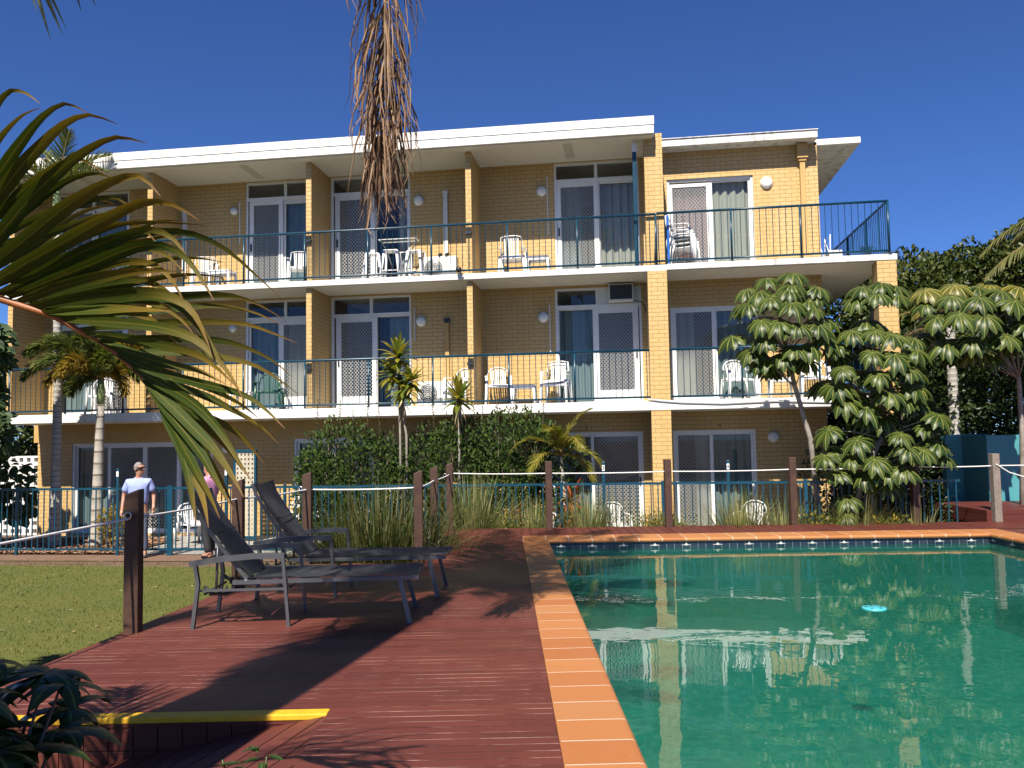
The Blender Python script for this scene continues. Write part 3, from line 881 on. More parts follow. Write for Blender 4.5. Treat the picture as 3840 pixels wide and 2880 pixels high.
# railings ----------------------------------------------------------------
def railing(pts, zf, h, posts, skip=()):
    """pts: plan polyline; posts: distances along it"""
    root = MB()
    P = [V((p[0], p[1], 0)) for p in pts]
    root.tube([(p.x, p.y, zf + h) for p in P], .026, 10)
    root.tube([(p.x, p.y, zf + .075) for p in P], .021, 10)
    r = root.build('balcony_railing', M['teal'], bld)
    OFF[r.name] = OFF[bld.name]
    segs = [(P[i + 1] - P[i]).length for i in range(len(P) - 1)]
    tot = sum(segs)

    def at(d):
        for i, s in enumerate(segs):
            if d <= s or i == len(segs) - 1: return P[i] + (P[i + 1] - P[i]) * (d / s)
            d -= s
    for d in posts:
        q = at(d)
        b = MB()
        b.tube([(q.x, q.y, zf), (q.x, q.y, zf + h)], .022, 8)
        b.lathe([(.05, 0), (.05, .012), (.022, .014)], (q.x, q.y, zf), 10)
        b.build('railing_post', M['teal'], r)
    b = MB()
    n = int(tot / .1245)
    for i in range(n + 1):
        d = i * .1245 + .03
        if d > tot or any(abs(d - p) < .045 for p in posts): continue
        q = at(d)
        b.tube([(q.x, q.y, zf + .08), (q.x, q.y, zf + h - .01)], .0075, 5, caps=False)
    b.build('balusters', M['teal'], r)
    return r


YR = 17.0
xs = [-13.75, -12.38, -11.0, -9.6, -8.21, -6.83, -5.43, -4.05, -2.435, -.99, .60]
railing([(-13.75, YR), (.60, YR)], F2, 1.05, [x + 13.75 for x in xs])
sag = [.60, 2.084, 3.416, 5.04]
railing([(.62, YR), (5.06, YR - .02), (5.06, 22.6)], F2 + .01, 1.05, [x - .62 for x in sag[1:3]] + [4.44, 6.0, 7.5, 9.0])
xs = [-13.75, -12.38, -11.0, -9.6, -8.21, -6.83, -5.43, -4.05, -2.45, -1.1]
railing([(-13.75, YR), (.415, YR)], F1, 1.02, [x + 13.75 for x in xs])
railing([(.79, YR), (5.02, YR), (5.02, 22.6)], F1, 1.02, [1.41, 2.88, 4.2, 5.8, 7.4])
for x in (-10.45, -6.765, -3.255):
    for z in (F1 + .86, F2 + .88):
        f = MB()
        f.box(x - .065, x + .065, 17.0, 17.075, z - .03, z + .03)
        f.build('rail_bracket', M['dark'], bld)
# garden hose / cable along the first slab
tc = MB()
tc.tube([(.35, 16.93, 2.83), (.6, 16.92, 2.80), (1.0, 16.92, 2.76), (1.8, 16.92, 2.72), (2.8, 16.92, 2.745), (3.8, 16.92, 2.70), (5.1, 16.92, 2.68)], .013, 6)
tc.build('slab_cable', M['frame'], bld)
# window air conditioner through the panel above the screen door
ac = MB()
ac.box(-.40, .13, 17.95, 18.2, 4.99, 5.37)
a = ac.build('window_air_conditioner', M['acwhite'], bld, bevel=.01)
OFF[a.name] = OFF[bld.name]
g_ = MB()
g_.box(-.37, .10, 17.945, 17.951, 5.03, 5.34)
for k in range(15): g_.box(-.365, .095, 17.935, 17.946, 5.035 + k * .02, 5.043 + k * .02)
g_.build('grille', M['dark'], a)
tc = MB()
tc.tube([(.1, 17.97, 5.0), (.2, 17.99, 4.98), (.3, 18.0, 4.95), (.36, 18.02, 4.85), (.37, 18.05, 4.75)], .012, 6)
tc.build('power_cable', M['dark'], a)
# ------------------------------------------------------------------ ground, deck and pool
def sheet(name, mat, quads, kind='structure', uvs=None):
    mb = MB()
    for q in quads: mb.quad(*q, uv=[(p[0], p[1]) for p in q])
    return tag(mb.build(name, mat), kind=kind)


def groundmat(name, a, b, c, s=3.0):
    g = G(name)
    o = g.obj()
    f = g.noise(o, s, 6, .7)
    f2 = g.noise(o, s * 9, 4, .7)
    cc = g.mix(g.ramp(f, [(.35, 0.0), (.65, 1.0)]), a, b)
    cc = g.mix(g.ramp(f2, [(.5, 0.0), (.75, .7)]), cc, c)
    return g.done(g.bsdf(cc, .9, 0.0, .2, g.bump(f2, .6, .02)))


M['soil'] = groundmat('garden_soil', (.12, .075, .045), (.17, .115, .075), (.07, .045, .03))
M['dirt'] = groundmat('bare_earth_edge', (.20, .12, .085), (.16, .10, .065), (.10, .07, .045), 2.5)
M['lawn'] = groundmat('lawn_turf', (.100, .102, .022), (.070, .092, .018), (.155, .118, .045), .9)
M['conc'] = groundmat('path_concrete', (.36, .34, .31), (.30, .285, .26), (.22, .21, .19), 1.6)

# ground sheet with the pool left open (pool frame)
U0, U1, V0, V1 = .30, 7.35, .4, 12.7
big = 300
Z0 = -.004
q = lambda a, b, c, d: (PW(a, b, Z0), PW(c, b, Z0), PW(c, d, Z0), PW(a, d, Z0))
gm = MB()
for r in ((-big, -big, big, V0), (-big, V1, big, big), (-big, V0, U0, V1), (U1, V0, big, V1)): gm.quad(*q(*r))
tag(gm.build('ground', M['soil']), kind='structure')
sheet('lawn', M['lawn'], [((-30, -6, .004), PW(-2.2, -6, .004), PW(-2.2, 14.0, .004), (-30, 14.15, .004)), (PW(-2.2, 11.0, .004), PW(-.9, 11.0, .004), PW(-.9, 14.0, .004), PW(-2.2, 14.0, .004))])
sheet('earth_strip', M['dirt'], [((-30, 14.1, .008), (-4.6, 14.25, .008), (-4.6, 15.05, .008), (-30, 15.05, .008))])
sheet('terrace', M['conc'], [((-9.75, 15.02, .012), (5.2, 15.02, .012), (5.2, YW, .012), (-9.75, YW, .012)), ((-14, 17.3, .012), (-9.75, 17.3, .012), (-9.75, YW, .012), (-14, YW, .012))])
sheet('mulch_bed', M['dirt'], [((-30, 15.05, .016), (-9.76, 15.05, .016), (-9.76, 17.3, .06), (-30, 17.3, .06))])

# grass blades on the lawn, wood chips in the bed
n = 46000
bx = nrg.uniform(-15.5, -3.2, n)
by = nrg.uniform(5.0, 14.35, n)
uu = bx * CT + by * ST
vv = -bx * ST + by * CT
edge = -3.34 + (vv - 4.75) * .117
ok = (uu < np.minimum(edge, -2.4)) & (nrg.uniform(0, 1, n) < np.clip(1.25 - .06 * (by - 5), .3, 1)) & (bx > -1.0 * by - 1.5)
ok &= (by < 14.05) | (nrg.uniform(0, 1, n) < .25)
bx, by = bx[ok], by[ok]
n = len(bx)
a = nrg.uniform(0, 2 * PI, n)
h = nrg.uniform(.012, .034, n)
wd = nrg.uniform(.003, .006, n)
ln = nrg.uniform(.2, .9, n)
b_ = nrg.uniform(0, 2 * PI, n)
z = np.full(n, .004)
A_ = np.stack([bx - np.cos(a) * wd, by - np.sin(a) * wd, z], 1)
B_ = np.stack([bx + np.cos(a) * wd, by + np.sin(a) * wd, z], 1)
tx, ty = bx + np.cos(b_) * h * ln, by + np.sin(b_) * h * ln
C_ = np.stack([tx + np.cos(a) * wd * .3, ty + np.sin(a) * wd * .3, z + h], 1)
D_ = np.stack([tx - np.cos(a) * wd * .3, ty - np.sin(a) * wd * .3, z + h], 1)
vs = np.stack([A_, B_, C_, D_], 1).reshape(-1, 3)
M['blade'] = leafmat('grass_blade', [(.095, .105, .020), (.12, .125, .028), (.18, .16, .05), (.075, .095, .016)], .25, .6)
tag(nmesh('grass', vs, np.arange(n * 4).reshape(-1, 4), np.tile([(0, 0), (1, 0), (1, 1), (0, 1)], (n, 1)), M['blade']), kind='stuff')
n = 5200
bx = nrg.uniform(-15.5, -9.8, n)
by = 15.05 + nrg.uniform(0, 1, n) ** 1.3 * 2.2
a = nrg.uniform(0, PI, n)
L = nrg.uniform(.02, .055, n)
wd = nrg.uniform(.008, .02, n)
z = .018 + (by - 15.05) * .0196 + nrg.uniform(0, .02, n)
tl = nrg.uniform(-.015, .015, (n, 4))
cs, sn = np.cos(a), np.sin(a)
cor = [(-1, -1), (1, -1), (1, 1), (-1, 1)]
vs = np.stack([np.stack([bx + cs * L * p - sn * wd * r, by + sn * L * p + cs * wd * r, z + tl[:, k] + .012], 1) for k, (p, r) in enumerate(cor)], 1).reshape(-1, 3)
M['chip'] = leafmat('wood_chip', [(.30, .14, .07), (.38, .22, .12), (.22, .10, .05), (.42, .28, .17)], .0, .85)
tag(nmesh('mulch', vs, np.arange(n * 4).reshape(-1, 4), np.tile([(0, 0), (1, 0), (1, 1), (0, 1)], (n, 1)), M['chip']), kind='stuff')

# a few fallen leaves and petals on the lawn
n = 160
lx, ly = nrg.uniform(-14, -3.6, n), nrg.uniform(6, 14.2, n)
uu = lx * CT + ly * ST
ok = uu < -3.4
lx, ly = lx[ok], ly[ok]
n = len(lx)
a = nrg.uniform(0, 2 * PI, n)
L = nrg.uniform(.02, .05, n)
vs = []
for k in range(n):
    c_, s__ = math.cos(a[k]), math.sin(a[k])
    for (p, r, h_) in ((-1, 0, .02), (0, .35, .03), (1, 0, .024), (0, -.35, .032)):
        vs.append((lx[k] + (c_ * p - s__ * r) * L[k], ly[k] + (s__ * p + c_ * r) * L[k], h_))
M['litter'] = leafmat('fallen_leaf', [(.30, .24, .12), (.40, .34, .20), (.20, .13, .06), (.45, .42, .30)], .1, .7)
tag(nmesh('fallen_leaves', vs, np.arange(n * 4).reshape(-1, 4), np.tile([(0, 0), (1, 0), (1, 1), (0, 1)], (n, 1)), M['litter']), kind='stuff')

# deck: boards run along u; beyond the pool they run along v
PT = lambda p: PW(p.x, p.y, p.z)
DZ = .6
LE = lambda v: -3.31 + (v - 4.75) * .117
dm = MB()
dm.poly([(LE(4.75), 4.75), (-1.0, 4.75), (-1.0, 10.45), (LE(10.45), 10.45)], DZ - .05, DZ, T=PT)
dm.poly([(-1.0, -4), (.247, -4), (.247, 14.15), (-1.0, 14.15)], DZ - .05, DZ, T=PT)
dm.poly([(7.43, -4), (14, -4), (14, 12.8), (7.43, 12.8)], DZ - .05, DZ, T=PT)
tag(dm.build('pool_deck', M['deck']), kind='structure')
# fascia boards round the deck (vertical boards under the step, skirts elsewhere)
fm = MB()
k = 0
x = -3.28
while x < -1.0:
    x2 = min(x + .135, -1.0)
    fm.box(x, x2 - .006, 4.757, 4.777, 0.0, DZ - .052, T=PT)
    x = x2
fm.box(-1.02, -1.0, 4.7, -4.0, 0.0, DZ - .3, T=PT)
tag(fm.build('deck_riser', M['deck2']), kind='structure')
sk = MB()
d = PW(LE(10.45), 10.45) - PW(LE(4.75), 4.75)
sk.add([PW(LE(4.75) + .02, 4.78, 0), PW(LE(10.45) + .02, 10.4, 0), PW(LE(10.45) + .02, 10.4, DZ - .051), PW(LE(4.75) + .02, 4.78, DZ - .051)], [(3, 2, 1, 0)], [[(0, 0), (5, 0), (5, .5), (0, .5)]])
sk.add([PW(LE(4.75) - .03, 4.75, DZ - .14), PW(LE(10.45) - .03, 10.45, DZ - .14), PW(LE(10.45) - .03, 10.45, DZ - .002), PW(LE(4.75) - .03, 4.75, DZ - .002),
        PW(LE(4.75), 4.75, DZ - .14), PW(LE(10.45), 10.45, DZ - .14), PW(LE(10.45), 10.45, DZ - .002), PW(LE(4.75), 4.75, DZ - .002)],
       [(3, 2, 1, 0), (3, 7, 6, 2), (0, 1, 5, 4), (0, 4, 7, 3), (1, 2, 6, 5)], [[(0, 0), (5, 0), (5, .1), (0, .1)]] * 5)
sk.box(-2.7, -.99, 10.41, 10.44, 0.0, DZ - .051, T=PT)
sk.box(-1.03, -1.0, 10.5, 14.1, 0.0, DZ - .051, T=PT)
sk.box(-1.0, 9.4, 14.12, 14.15, 0.0, DZ - .051, T=PT)
tag(sk.build('deck_skirt', M['deck2']), kind='structure')
# far strip of the deck with crosswise boards, each a board with a gap
fs_ = MB()
x = .25
while x < 12:
    v1 = 14.15 - max(0, (x - .25)) * .044
    a, b = x + .004, x + .136
    va = 12.99 - (x - .25) * .0325
    fs_.add([(a, va, DZ - .04), (b, va, DZ - .04), (b, v1, DZ - .04), (a, v1, DZ - .04), (a, va, DZ), (b, va, DZ), (b, v1, DZ), (a, v1, DZ)],
            [(0, 1, 5, 4), (1, 2, 6, 5), (2, 3, 7, 6), (3, 0, 4, 7), (4, 5, 6, 7)],
            [[(p[1], p[0]) for p in ((a, 0), (b, 0), (b, .04), (a, .04))]] * 4 + [[(va, a), (va, b), (v1, b), (v1, a)]], T=PT)
    x += .14
M['deck3'] = deckmat('deck_boards_far', dk, .14, False)
tag(fs_.build('deck_strip', M['deck3']), kind='structure')
fs_ = MB()
fs_.box(.25, 12, 13.0, 13.7, .4, DZ - .045, T=PT)
tag(fs_.build('deck_joists', M['black']), kind='structure')
# yellow painted nosing
ym = MB()
ym.box(-3.2, -1.0, 4.744, 4.836, DZ - .03, DZ + .004, T=PT)
tag(ym.build('step_nosing', M['yellow'], bevel=.006), kind='structure')
# ramp falling to the left below the nosing, boards set diagonally
rm = MB()
RZ = lambda u: DZ - .006 - .195 * (-1.0 - u)


def clipramp(poly):
    """clip a polygon to the ramp's plan rectangle"""
    for ax, lim, sg in ((0, -2.4, 1), (0, -1.0, -1), (1, .5, 1), (1, 4.755, -1)):
        out = []
        for i in range(len(poly)):
            p, q2 = poly[i], poly[(i + 1) % len(poly)]
            dp, dq = sg * (p[ax] - lim), sg * (q2[ax] - lim)
            if dp >= 0: out.append(p)
            if dp * dq < 0:
                t = dp / (dp - dq)
                out.append((p[0] + t * (q2[0] - p[0]), p[1] + t * (q2[1] - p[1])))
        poly = out
        if len(poly) < 3: return []
    return poly


dirn = V((.42, 1.0)).normalized()
nrm = V((-dirn.y, dirn.x))
for i in range(-40, 60):
    c = V((-2.2, 3.0)) + nrm * (i * .14)
    a1, a2 = c + nrm * .004, c + nrm * .136
    pl = clipramp([tuple(a2 - dirn * 6), tuple(a1 - dirn * 6), tuple(a1 + dirn * 6), tuple(a2 + dirn * 6)])
    if len(pl) < 3: continue
    n = len(pl)
    rm.add([(p[0], p[1], RZ(p[0])) for p in pl] + [(p[0], p[1], RZ(p[0]) - .04) for p in pl],
           [tuple(range(n))] + [(k, k + n, (k + 1) % n + n, (k + 1) % n) for k in range(n)],
           [[((V(p) - c).dot(dirn), (V(p) - c).dot(nrm) + i * .14) for p in pl]] + [[(0, 0)] * 4] * n, T=PT)
tag(rm.build('deck_ramp', M['deck3']), kind='structure')

# pool ---------------------------------------------------------------------
WL = .462


def poolmat():
    g = G('pool_pebble_floor')
    o = g.obj()
    f = g.noise(o, 2.2, 6, .7)
    f2 = g.noise(o, 22, 5, .8)
    c = g.mix(g.ramp(f, [(.3, 0.0), (.7, 1.0)]), (.010, .150, .115), (.018, .215, .165))
    c = g.mix(g.ramp(f2, [(.45, 0.0), (.7, .75)]), c, (.060, .27, .20))
    c = g.mix(g.ramp(g.noise(o, 9, 5, .75), [(.5, 0.0), (.72, .7)]), c, (.003, .075, .06))
    return g.done(g.bsdf(c, .8, 0.0, .1))


M['pool'] = poolmat()
IL, IR, IN, IFL, IFR = .585, 7.05, .9, 12.47, 12.25      # inner edges; the far edge runs slightly skew
pb = MB()
ring = [(IL, IN), (IR, IN), (IR, IFR), (IL, IFL)]
zb = -.75
pb.add([(*p, zb) for p in ring], [(0, 1, 2, 3)], [[(p[0], p[1]) for p in ring]], T=PT)
for i in range(4):
    a, b = ring[i], ring[(i + 1) % 4]
    L = math.dist(a, b)
    pb.add([(*a, zb), (*b, zb), (*b, WL - .03), (*a, WL - .03)], [(3, 2, 1, 0)], [[(0, 0), (L, 0), (L, 1), (0, 1)]], T=PT)
tag(pb.build('pool_basin', M['pool']), kind='structure')
# band of waterline tiles with a pale diamond on every fourth
def tilemat():
    g = G('waterline_tile')
    rp = g.n('ShaderNodeNewGeometry').outputs['Random Per Island']
    c = g.ramp(rp, [(0, (.010, .017, .032)), (.5, (.016, .027, .045)), (1, (.025, .035, .050))])
    return g.done(g.bsdf(c, .18, 0.0, .5))


M['tile'] = tilemat()
M['grout'] = pm('grout', (.56, .46, .36), .8)
M['tilegrout'] = pm('tile_grout', (.20, .24, .28), .8)
tb, dmn, gr = MB(), MB(), MB()
for i in range(4):
    a, b = V(ring[i]), V(ring[(i + 1) % 4])
    L = (b - a).length
    e = (b - a) / L
    nn = V((e.y, -e.x)) * -1            # towards the water
    z0, z1 = WL - .03, DZ - .035
    P3 = lambda s, off, z: (a.x + e.x * s + nn.x * off, a.y + e.y * s + nn.y * off, z)
    gr.add([P3(0, 0, z0), P3(L, 0, z0), P3(L, 0, z1), P3(0, 0, z1)], [(3, 2, 1, 0)], [[(0, 0)] * 4], T=PT)
    n = int(L / .1145)
    for k in range(n):
        s0, s1 = k * .1145 + .003, (k + 1) * .1145 - .003
        tb.add([P3(s0, .006, z0), P3(s1, .006, z0), P3(s1, .006, z1 - .004), P3(s0, .006, z1 - .004)], [(3, 2, 1, 0)], [[(0, 0)] * 4], T=PT)
        if k % 4 == 2:
            c, zc = (s0 + s1) / 2, WL + .045
            pts = [(c - .08, zc - .010), (c - .026, zc - .010), (c, zc - .018), (c + .026, zc - .010), (c + .08, zc - .010), (c + .02, zc + .003), (c, zc + .032), (c - .02, zc + .003)]
            dmn.add([P3(p[0], .010, p[1]) for p in pts], [tuple(range(7, -1, -1))], [[(0, 0)] * 8], T=PT)
tag(tb.build('waterline_tiles', M['tile']), kind='structure')
tag(dmn.build('tile_motif', pm('motif_glaze', (.45, .46, .43), .3)), kind='structure')
tag(gr.build('tile_backing', M['tilegrout']), kind='structure')


def copemat():
    g = G('terracotta_coping')
    rp = g.n('ShaderNodeNewGeometry').outputs['Random Per Island']
    c = g.ramp(rp, [(0, (.38, .145, .045)), (.35, (.42, .175, .060)), (.7, (.345, .120, .036)), (1, (.43, .205, .080))])
    o = g.obj()
    c = g.mix(g.ramp(g.noise(o, 5, 5, .7), [(.45, 0.0), (.8, .35)]), c, (.36, .15, .06))
    c = g.mix(g.ramp(g.noise(o, 26, 5, .75), [(.62, 0.0), (.75, .35)]), c, (.62, .42, .27))
    return g.done(g.bsdf(c, .5, 0.0, .4, g.bump(g.noise(o, 50, 4), .12, .003)))


M['coping'] = copemat()
cp, cg = MB(), MB()


def cope(a, b, out, w, step, skip0=0.0):
    """a run of bullnose tiles from a to b (inner edge); out: outward normal"""
    a, b, out = V(a), V(b), V(out)
    L = (b - a).length
    e = (b - a) / L
    n = max(1, round(L / step))
    st = L / n
    prof = [(-.035, DZ - .045), (-.048, DZ - .025), (-.045, DZ - .008), (-.032, DZ + .003), (-.01, DZ + .006), (w, DZ + .004), (w, DZ - .05)]
    for k in range(n):
        s0, s1 = k * st + .0055, (k + 1) * st - .0055
        m = len(prof)
        vs = []
        for s in (s0, s1):
            for o_, z in prof: vs.append((a.x + e.x * s + out.x * o_, a.y + e.y * s + out.y * o_, z))
        fl = out.x * e.y - out.y * e.x > 0
        fs = [(i, i + m, i + m + 1, i + 1) for i in range(m - 1)] + [tuple(range(m)), tuple(range(2 * m - 1, m - 1, -1))]
        if fl: fs = [f[::-1] for f in fs]
        us = [[(0, 0)] * len(f) for f in fs]
        cp.add(vs, fs, us, T=PT)
    vs = []
    for s in (.0, L):
        for o_, z in [(p[0] * .98, p[1] - .0006) for p in prof[:6]]: vs.append((a.x + e.x * s + out.x * o_, a.y + e.y * s + out.y * o_, z))
    fs = [(i, i + 6, i + 7, i + 1) for i in range(5)]
    fl = out.x * e.y - out.y * e.x > 0
    if fl: fs = [f[::-1] for f in fs]
    cg.add(vs, fs, [[(0, 0)] * 4] * 5, T=PT)


WC = .335
cope((IL, IN), (IL, IFL), (-1, 0), WC, .302)
far = V((IR - IL, IFR - IFL)).normalized()
cope((IL - WC, IFL + .012), (IR + .36, IFR - .012), (-far.y, far.x), .53, .34)
cope((IR, IN), (IR, IFR), (1, 0), .37, .302)
cope((IL - WC, IN), (IR + .36, IN), (0, -1), .335, .302)
tag(cp.build('pool_coping', M['coping']), kind='structure')
tag(cg.build('coping_grout', M['grout']), kind='structure')


def watermat():
    g = G('pool_water')
    o = g.obj()
    n1 = g.noise(g.mapping(o, (1, 1.0, 1)), 2.6, 2, .5)
    n2 = g.noise(o, 7.5, 2, .5)
    n3 = g.noise(o, .55, 2, .5)
    patch = g.ramp(n3, [(.42, .25), (.62, 1.0)])
    h = g.math('MULTIPLY', g.math('ADD', n1, g.math('MULTIPLY', n2, .28)), patch)
    nm = g.bump(h, .06, .05)
    fr = fresnel(g, 1.54)
    g.l(nm, fr.inputs['Normal'])
    t = g.n('ShaderNodeBsdfTransparent')
    t.inputs[0].default_value = (.45, .92, .84, 1)
    df = g.n('ShaderNodeBsdfDiffuse')
    cl = g.mix(g.ramp(g.noise(o, 1.1, 6, .75), [(.35, 0.0), (.7, 1.0)]), (.010, .118, .086), (.030, .178, .128))
    cl = g.mix(g.ramp(g.noise(o, 13, 6, .85), [(.48, 0.0), (.7, .8)]), cl, (.09, .28, .18))
    g.l(cl, df.inputs[0])
    mt_ = g.n('ShaderNodeMixShader')
    mt_.inputs[0].default_value = .42
    g.l(t.outputs[0], mt_.inputs[1])
    g.l(df.outputs[0], mt_.inputs[2])
    gl = g.n('ShaderNodeBsdfGlossy')
    gl.inputs['Roughness'].default_value = .0
    g.l(nm, gl.inputs['Normal'])
    mx = g.n('ShaderNodeMixShader')
    g.l(fr.outputs[0], mx.inputs[0])
    g.l(mt_.outputs[0], mx.inputs[1])
    g.l(gl.outputs[0], mx.inputs[2])
    return g.done(mx.outputs[0])


M['water'] = watermat()
wm = MB()
wm.add([(*p, WL) for p in ring], [(0, 1, 2, 3)], [[(p[0], p[1]) for p in ring]], T=PT)
tag(wm.build('pool_water', M['water']), kind='structure')
# round vacuum plate afloat
sk_ = MB()
c = PW(3.42, 7.9, WL + .004)
sk_.lathe([(.001, .008), (.100, .008), (.108, .004), (.108, -.006)], c, 28)
sd = sk_.build('skimmer_plate', pm('turquoise_plastic', (.06, .40, .46), .4), origin=c)
tag(sd, 'round turquoise plastic plate with small dark holes floating on the pool water', 'pool skimmer plate')
for k in range(5):
    t = 2 * PI * k / 5 + .4
    hm = MB()
    hm.lathe([(.001, .0), (.014, .0)], c + V((.07 * math.cos(t), .07 * math.sin(t), .0095)), 10)
    hm.build('drain_hole', M['dark'], sd)
# ------------------------------------------------------------------ plants
def rot_about(v, axis, ang): return Matrix.Rotation(ang, 3, axis) @ v


def leaf_cloud(name, P, D, N, Ls, Ws, mat, parent=None, origin=None):
    """one six-vertex folded leaf per row; D growth direction, N face normal"""
    D = D / np.linalg.norm(D, axis=1, keepdims=True)
    S = np.cross(D, N)
    S /= np.linalg.norm(S, axis=1, keepdims=True) + 1e-9
    N = np.cross(S, D)
    L, W = Ls[:, None], Ws[:, None]
    b = P
    t = P + D * L - N * L * .12
    r1 = P + D * L * .3 + S * W * .5 + N * W * .12
    r2 = P + D * L * .7 + S * W * .42 + N * W * .06
    l1 = P + D * L * .3 - S * W * .5 + N * W * .12
    l2 = P + D * L * .7 - S * W * .42 + N * W * .06
    vs = np.stack([b, r1, r2, t, l2, l1], 1).reshape(-1, 3)
    n = len(P)
    q = (np.arange(n) * 6)[:, None]
    quads = np.concatenate([q + np.array([[0, 1, 2, 3]]), q + np.array([[0, 3, 4, 5]])], 1).reshape(-1, 4)
    uv = np.tile([(.5, 0), (1, .3), (1, .7), (.5, 1), (.5, 0), (.5, 1), (0, .7), (0, .3)], (n, 1))
    return nmesh(name, vs, quads, uv, mat, parent, origin)


def unit(n):
    v = nrg.normal(size=(n, 3))
    return v / np.linalg.norm(v, axis=1, keepdims=True)


def crown_points(blobs, n, shell=.55):
    """leaf anchors through a set of ellipsoids (cx,cy,cz,rx,ry,rz): mostly near their skins"""
    B = np.array(blobs, float)
    vol = B[:, 3] * B[:, 4] * B[:, 5]
    pick = nrg.choice(len(B), n, p=vol ** .67 / (vol ** .67).sum())
    u = unit(n)
    r = 1 - (1 - shell) * nrg.uniform(0, 1, n) ** 1.6
    lump = 1 + .16 * np.sin(u[:, 0] * 7 + pick) * np.sin(u[:, 1] * 6 + 2 * pick) * np.sin(u[:, 2] * 8)
    P = B[pick, :3] + u * B[pick, 3:] * (r * lump)[:, None]
    return P, u


def limbs(mb, base, top, r0, r1, blobs, rb):
    base, top = V(base), V(top)
    mid = (base + top) / 2 + V((rnd.uniform(-.1, .1), rnd.uniform(-.1, .1), 0))
    mb.tube([base, mid, top], [r0, (r0 + r1) / 2, r1], 9)
    for b in blobs:
        c = V(b[:3])
        m = (top * .5 + c * .5) + V((0, 0, -.1))
        mb.tube([top - (top - mid) * rnd.uniform(0, .4), m, c + V((0, 0, b[5] * .3))], [rb, rb * .7, rb * .3], 6)


M['bark'] = pm('grey_bark', (.26, .23, .19), .85, var=(8, .3), bump=(30, .5, .01))
M['darkbark'] = pm('brown_bark', (.12, .085, .06), .85, var=(8, .3), bump=(30, .5, .01))
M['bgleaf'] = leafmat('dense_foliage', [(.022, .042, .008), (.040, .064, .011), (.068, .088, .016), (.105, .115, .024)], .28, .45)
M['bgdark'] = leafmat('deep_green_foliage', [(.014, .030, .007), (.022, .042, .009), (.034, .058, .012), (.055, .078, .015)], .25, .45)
M['hedge'] = leafmat('hedge_foliage', [(.028, .055, .012), (.040, .072, .016), (.055, .095, .02), (.085, .13, .022)], .28, .48, spec=.25)
M['broad'] = leafmat('broad_leaf', [(.014, .036, .007), (.022, .050, .009), (.036, .075, .012)], .3, .3, rib=((.12, .17, .04), .08))


def tree(name, label, base, top, blobs, n, leaf, mat, r0=.12, group=None, bark='darkbark', aspect=.55, shell=.5, updir=.3):
    t = empty(name, base, label, 'tree', group=group)
    mb = MB()
    limbs(mb, base, top, r0, r0 * .6, blobs, r0 * .4)
    mb.build('trunk', M[bark], t)
    P, u = crown_points(blobs, n, shell)
    D = u * .8 + unit(n) * .8 + np.array([0, 0, updir])
    N = u + unit(n) * .7 + np.array([0, 0, .6])
    Ls = nrg.uniform(.7, 1.25, n) * leaf
    leaf_cloud('crown', P, D, N, Ls, Ls * aspect, M[mat], t)
    return t


gb = 'leafy trees beyond the right end of the apartment block'
tree('broadleaf_tree', 'dense dark green tree with sunlit yellow green top behind the corner pier', (7.2, 21.5, 0), (7.2, 21.5, 3.0),
     [(6.8, 21.0, 5.0, 1.5, 1.4, 1.3), (8.0, 21.3, 5.3, 1.3, 1.3, 1.2), (7.2, 20.6, 3.4, 1.6, 1.2, 1.3)], 22000, .12, 'bgleaf', .16, gb, aspect=.6)
tree('broadleaf_tree', 'taller leafy tree rising in steps towards the right edge, above the turquoise wall', (9.6, 20.5, 0), (9.6, 20.5, 3.4),
     [(9.3, 20.2, 5.6, 1.3, 1.2, 1.2), (10.4, 20.4, 6.1, 1.4, 1.3, 1.4), (9.9, 19.8, 4.2, 1.6, 1.2, 1.3), (8.6, 20.3, 5.5, .9, .9, .9)], 24000, .12, 'bgleaf', .18, gb, aspect=.6)
tree('broadleaf_tree', 'tall dark tree at the right edge whose top stands highest against the sky', (11.8, 20.0, 0), (11.8, 20.0, 3.6),
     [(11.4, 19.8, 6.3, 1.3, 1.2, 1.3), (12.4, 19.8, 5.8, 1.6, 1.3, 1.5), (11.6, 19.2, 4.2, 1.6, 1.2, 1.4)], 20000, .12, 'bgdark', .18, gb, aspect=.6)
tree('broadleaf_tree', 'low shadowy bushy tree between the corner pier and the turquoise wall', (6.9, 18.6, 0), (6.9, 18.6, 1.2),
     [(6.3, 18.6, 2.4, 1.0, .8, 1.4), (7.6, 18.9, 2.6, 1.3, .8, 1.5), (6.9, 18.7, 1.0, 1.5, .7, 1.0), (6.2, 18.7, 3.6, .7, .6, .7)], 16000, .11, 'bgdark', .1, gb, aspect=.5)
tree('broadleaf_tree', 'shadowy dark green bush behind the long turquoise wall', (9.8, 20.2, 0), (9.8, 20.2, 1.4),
     [(9.0, 20.0, 2.6, 1.3, .9, 1.5), (10.9, 20.0, 2.7, 1.5, .9, 1.6), (10.0, 20.0, 1.4, 2.2, .9, 1.2)], 16000, .11, 'bgdark', .1, gb, aspect=.5)

